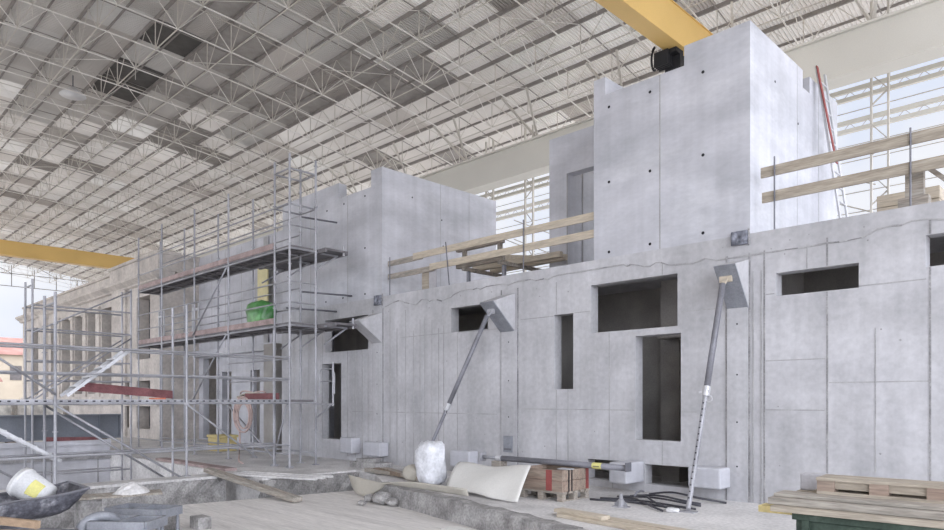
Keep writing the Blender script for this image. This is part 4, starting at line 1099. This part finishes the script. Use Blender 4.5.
boards = [(-0.16, 2.0, -0.07, 0.14, 0.772, 0.812, 'wood', 'front board of the bottom layer on the green bin'),
          (-0.12, 2.1, 0.18, 0.42, 0.772, 0.812, 'wood_grey', 'second board of the bottom layer on the green bin'),
          (-0.10, 2.1, 0.46, 0.70, 0.772, 0.812, 'wood', 'third board of the bottom layer on the green bin'),
          (-0.20, 2.1, 0.74, 1.0, 0.772, 0.812, 'wood_grey', 'rear board of the bottom layer on the green bin'),
          (-0.20, 2.0, 0.0, 0.24, 0.814, 0.864, 'wood_grey', 'front grey board of the second layer on the bin'),
          (-0.14, 2.0, 0.28, 0.52, 0.814, 0.864, 'wood', 'middle board of the second layer on the bin'),
          (-0.16, 2.0, 0.56, 0.80, 0.814, 0.864, 'wood', 'rear board of the second layer on the bin'),
          (-0.18, 1.9, 0.07, 0.30, 0.866, 0.892, 'wood_grey', 'wide grey board of the third layer on the bin'),
          (0.0, 1.9, 0.33, 0.62, 0.866, 0.892, 'wood_pale', 'pale board of the third layer under the pallet')]
for x0, x1, y0, y1, z0, z1, m_, lab in boards:
    tag(lbox(MB(), x0, x1, y0, y1, z0, z1).build('board', M[m_], bevel=0.004), lab, 'board', 'boards stacked on the green bin')
tag(lbox(MB(), -0.34, -0.02, 0.20, 0.36, 0.715, 0.768).build('formwork_board', M['yellow_wood'], bevel=0.005), 'short yellow formwork board sticking out left of the stack', 'board')
tag(lbox(MB(), -0.15, 0.08, 0.62, 0.76, 0.866, 1.0).build('foam_block', M['foam'], bevel=0.01), 'grey foam block standing behind the left end of the pallet', 'block')
pt = thing('pallet', 'wooden pallet lying on top of the board stack', 'pallet', L(0.5, 0.6, 0.892))
PX = (0.08, 0.43, 0.78)
for yy in (0.24, 0.42):
    for xx in PX: lbox(MB(), xx, xx + 0.12, yy, yy + 0.10, 0.914, 0.994).build('block', M['wood_brown'], pt)
    lbox(MB(), 0.08, 0.90, yy, yy + 0.1, 0.892, 0.914).build('bottom_board', M['wood'], pt)
for yy in (0.26, 0.44):
    lbox(MB(), 0.20, 0.43, yy, yy + 0.03, 0.935, 0.994).build('side_board', M['wood'], pt)
    lbox(MB(), 0.55, 0.78, yy, yy + 0.03, 0.935, 0.994).build('side_board', M['wood'], pt)
for k in range(3): lbox(MB(), 0.075, 0.905, 0.235 + 0.105 * k, 0.235 + 0.105 * k + 0.09, 0.994, 1.016).build('top_board', M['wood'], pt)

# ------------------------------------------------------------------ things on top of the wall
def guard(label, x0, x1, z0, z1, y=10.72, m='wood'):
    tag(MB().box(x0, x1, y, y + 0.035, z0, z1).build('guard_plank', M[m], bevel=0.004), label, 'plank', 'timber guard rail planks')
guard('upper timber guard plank right of the right tower', -4.30, 0.6, 5.04, 5.20)
guard('lower timber guard plank right of the right tower', -4.28, 0.6, 4.65, 4.81)
guard('upper timber guard plank between the two towers', -12.6, -7.38, 4.97, 5.12, m='wood_pale')
guard('lower timber guard plank between the two towers', -12.0, -7.38, 4.64, 4.79, m='wood_pale')
guard('grey left end piece of the upper guard plank by the left tower', -13.6, -12.3, 4.95, 5.08, y=10.757, m='wood_grey')
guard('grey left end piece of the lower guard plank by the left tower', -13.6, -11.9, 4.62, 4.75, y=10.757, m='wood_grey')
def rebar(label, x, z1, tilt=0):
    tag(MB().tube((x, 10.70, LEDGE), (x - tilt, 10.70, z1), 0.013, 8).build('steel_rod', M['steel_dark']), label, 'rod', 'steel rods holding the guard planks')
rebar('steel rod at the left end of the right guard planks', -4.08, 5.32)
rebar('steel rod holding the right guard planks near the frame edge', -2.29, 5.26)
rebar('leaning steel rod in the middle of the guard between the towers', -11.3, 5.2, 0.12)
rebar('steel rod of the middle guard nearest the recessed doorway', -9.1, 5.28)
rebar('steel rod of the middle guard against the left tower', -13.45, 5.15)
# ladder leaning on the right tower
ld = thing('ladder', 'aluminium ladder with one red rail leaning on the right tower', 'ladder', (-3.92, 13.8, LEDGE))
for y, m_ in ((13.55, 'red_paint'), (14.0, 'galv_light')):
    MB().bar((-3.90, y, LEDGE), (-4.40, y, 7.78), 0.03, 0.09).build('rail', M[m_] if m_ != 'red_paint' else M['galv_light'], ld)
MB().bar((-4.05, 13.53, 5.9), (-4.385, 13.53, 7.78), 0.015, 0.10).build('red_rail_face', M['red_paint'], ld)
for k in range(12):
    t = (k + 0.6) / 12.5; x = -3.90 - 0.5 * t; z = LEDGE + 3.58 * t
    MB().tube((x, 13.55, z), (x, 14.0, z), 0.016, 8).build('rung', M['galv_light'], ld)
# timber pile on the wall between the towers
def beam(label, p, q, w, h, m): tag(MB().bar(p, q, w, h).build('timber_beam', M[m], bevel=0.004), label, 'timber beam', 'timber beams piled between the towers')
ts = thing('trestle', 'low timber trestle carrying the beams between the towers', 'trestle', (-10.8, 11.5, LEDGE))
for x in (-11.2, -10.1):
    for y in (11.15, 12.3): MB().box(x, x + 0.07, y, y + 0.07, LEDGE, 4.56).build('leg', M['steel_prop'], ts)
    MB().box(x, x + 0.07, 11.0, 12.45, 4.56, 4.64).build('crosspiece', M['wood_grey'], ts)
beam('short dark timber beam, front lower one of the pile between the towers', (-11.45, 11.1, 4.70), (-10.0, 11.1, 4.70), 0.10, 0.12, 'wood_grey')
beam('pale timber beam in the middle of the pile between the towers', (-11.4, 11.6, 4.70), (-8.9, 11.7, 4.70), 0.12, 0.12, 'wood_pale')
beam('pale timber beam at the back of the pile between the towers', (-11.3, 12.1, 4.70), (-9.0, 12.0, 4.70), 0.12, 0.12, 'wood_pale')
beam('short dark timber beam, upper front one of the pile between the towers', (-11.5, 11.15, 5.1), (-10.05, 11.15, 5.1), 0.10, 0.12, 'wood_grey')
for x in (-11.3, -10.2):
    tag(MB().box(x, x + 0.09, 11.11, 11.19, 4.76, 5.04).build('timber_post', M['wood_grey']), 'short timber post between the two dark beams, ' + ('left' if x < -11 else 'right'), 'post')
beam('pale cross beam lying over the pile between the towers', (-10.6, 11.25, 4.82), (-9.7, 12.5, 4.82), 0.12, 0.12, 'wood_pale')
for x, m_, lab in ((-12.35, 'wood', 'short upright brown board beside the pale one, behind the lower guard plank'), (-12.1, 'foam', 'short upright pale board beside the brown one, behind the lower guard plank')):
    tag(MB().box(x, x + 0.24, 10.80, 10.83, LEDGE, 4.68).build('upright_board', M[m_]), lab, 'board')
# right: post and pale crate behind the guard planks
ps = thing('timber_stand', 'grey timber post on a block behind the right guard planks', 'post', (-2.3, 11.1, LEDGE))
MB().box(-2.42, -2.20, 11.0, 11.1, 4.40, 4.85).build('post', M['wood_grey'], ps)
MB().box(-2.50, -2.14, 10.97, 11.14, LEDGE, 4.40).build('block', M['wood_grey'], ps)
MB().bar((-2.18, 11.05, 4.8), (-1.7, 11.05, 4.3), 0.05, 0.06).build('brace', M['wood_grey'], ps)
cr2 = thing('board_stack', 'pale boxed boards standing behind the lower right guard plank', 'boards', (-3.1, 12.3, LEDGE))
for k in range(3): MB().box(-3.02, -2.2, 12.0, 12.6, LEDGE + 0.19 * k, LEDGE + 0.19 * k + 0.18).build('board', M['wood_pale'], cr2)

# ------------------------------------------------------------------ near left: barrow, bucket, frames, timber
GL = -0.55
wb = thing('wheelbarrow', 'dirty dark wheelbarrow standing at the lower left of the site', 'wheelbarrow', (-10.2, 2.7, GL))
def tray(u, v):
    # open tub: u along, v around
    ang = -1.25 + 2.5 * v
    x = -10.95 + 0.95 * v
    y = 1.6 + 1.3 * u
    depth = 0.30 * (1 - (2 * v - 1) ** 4) * (1 - (2 * u - 1) ** 6)
    z = 0.26 + 0.18 * u - depth + 0.02 * math.sin(6 * u)
    return (x, y, z)
MB().grid(tray, 14, 14, 0.02).build('tray', M['tray'], wb, smooth=True)
rim = [tray(k / 10, 0) for k in range(11)] + [tray(1, k / 10) for k in range(1, 11)] + [tray(1 - k / 10, 1) for k in range(1, 11)] + [tray(0, 1 - k / 10) for k in range(1, 10)]
MB().path(rim, 0.018, 6, closed=True).build('rim', M['steel_dark'], wb)
whl = MB()
wc = Vector((-10.1, 3.35, GL + 0.30)) 
wc = Vector((-9.75, 2.95, -0.18))
ring = [wc + Vector((0.16 * math.sin(t) * 0.3, 0.27 * math.cos(t), 0.27 * math.sin(t))) for t in [2 * PI * k / 24 for k in range(24)]]
whl.path(ring, 0.065, 10, closed=True)
wo_ = whl.build('wheel', M['grey_paint'], wb, smooth=True)
hubm = MB().tube(wc - Vector((0.06, 0, 0)), wc + Vector((0.06, 0, 0)), 0.05, 12)
for k in range(5):
    t = 2 * PI * k / 5; hubm.bar(wc, wc + Vector((0.02 * math.sin(t), 0.24 * math.cos(t), 0.24 * math.sin(t))), 0.04, 0.02)
hubm.build('hub', M['steel_dark'], wo_)
for dx in (-0.35, 0.35):
    MB().tube((-10.25 + dx, 1.2, 0.10), (-9.95 + dx * 0.8, 2.95, -0.18), 0.02, 8).build('handle', M['steel_dark'], wb)
    MB().tube((-10.25 + dx, 1.9, 0.0), (-10.25 + dx, 2.0, GL), 0.02, 8).build('leg', M['steel_dark'], wb)
MB().tube((-10.2, 2.95, -0.18), (-9.6, 2.95, -0.18), 0.018, 8).build('axle', M['steel_dark'], wb)
# bucket lying on the tray
bk = thing('bucket', 'white plastic bucket with a yellow label tipped on the wheelbarrow', 'bucket', (-10.55, 2.35, 0.15))
AX = Vector((0, 0, 1)).rotation_difference(Vector((-0.60, -0.62, 0.50)).normalized()).to_matrix()
bc = Vector((-10.42, 2.52, 0.31))
MB().lathe(bc, [(0.165, 0.0), (0.20, 0.36), (0.212, 0.36), (0.212, 0.40), (0.203, 0.40), (0.20, 0.44), (0.185, 0.44), (0.15, 0.04)], 24, axis=AX).build('pail', M['white_plastic'], bk, smooth=True)
lbm = MB()
_d = AX.transposed() @ Vector((0.62, -0.70, 0.35)); BUCKET_T = math.atan2(_d.y, _d.x) - 0.45
LV = []
for j in range(2):
    for k in range(7):
        t = BUCKET_T + 0.2 * k; z = 0.05 + 0.16 * j; r_ = 0.168 + 0.0973 * z
        LV.append(bc + AX @ Vector((r_ * math.cos(t), r_ * math.sin(t), z)))
lbm.add(LV, [(k, k + 1, 8 + k, 7 + k) for k in range(6)])
MBL = lbm.build('yellow_label', M['label_yellow'], bk); MBL['label'] = 'yellow label'
for k, (p, q, m_, lab) in enumerate((((-11.0, 1.3, 0.18), (-9.5, 2.2, 0.10), 'wood_orange', 'tan timber bar across the wheelbarrow, upper one'),
                                     ((-10.6, 1.0, 0.02), (-9.0, 2.3, 0.04), 'wood_orange', 'tan timber bar across the wheelbarrow, lower one'))):
    tag(MB().bar(p, q, 0.06, 0.09).build('timber_bar', M[m_]), lab, 'timber')
# steel formwork frames beside the wheelbarrow
def sframe(label, c, s, rot, m_='grey_paint'):
    R = Matrix.Rotation(rot, 3, 'Z'); c = Vector(c); mb = MB()
    def P(x, y, z): return c + R @ Vector((x * s[0], y * s[1], z))
    for a_, b2 in (((-.5, -.5), (.5, -.5)), ((.5, -.5), (.5, .5)), ((.5, .5), (-.5, .5)), ((-.5, .5), (-.5, -.5)), ((0, -.5), (0, .5))):
        mb.bar(P(*a_, 0.0), P(*b2, 0.0), 0.05, 0.12)
    f = thing('steel_trestle', label, 'trestle', c, 'grey steel trestles')
    mb.build('rim', M[m_], f)
    MB().prism([P(-.5, -.5, -0.055), P(.5, -.5, -0.055), P(.5, .5, -0.055), P(-.5, .5, -0.055)], (0, 0, 0.012)).build('back_panel', M['steel_dark'], f)
    for sx in (-.45, .45):
        for sy in (-.45, .45):
            p = P(sx, sy, -0.06); MB().tube((p.x, p.y, GL), p, 0.022, 8).build('leg', M[m_], f)
    return f
sframe('grey steel trestle frame right of the wheelbarrow wheel', (-9.45, 3.2, 0.0), (0.75, 0.5), 0.7)
sframe('grey steel trestle frame nearest the corner of the board deck', (-10.35, 3.72, 0.0), (0.9, 0.45), 0.55)
mbd = thing('mortar_board', 'grey board with a heap of pale mortar behind the wheelbarrow', 'board', (-11.5, 3.8, GL))
MB().bar((-11.75, 3.05, 0.10), (-11.35, 4.35, 0.12), 0.5, 0.03).build('board', M['wood_grey'], mbd)
MB().box(-11.75, -11.45, 3.2, 3.5, GL, 0.08).build('support', M['conc_rough'], mbd)
hp_ = MB(); rk = random.Random(8)
hp_.lathe((-11.48, 3.95, 0.125), [(0.27, 0.0), (0.22, 0.05), (0.13, 0.11), (0.05, 0.15), (0.01, 0.16)], 14)
hp_.v = [(a + rk.uniform(-.02, .02), b + rk.uniform(-.02, .02), c + (rk.uniform(0, .02) if c > 0.13 else 0)) for a, b, c in hp_.v]
hp_.build('mortar', M['floor'], mbd)
tag(MB().box(-10.15, -9.85, 4.3, 4.5, -0.3, -0.12).build('concrete_cube', M['conc_rough'], bevel=0.01), 'small pale concrete cube at the corner of the deck', 'concrete block')
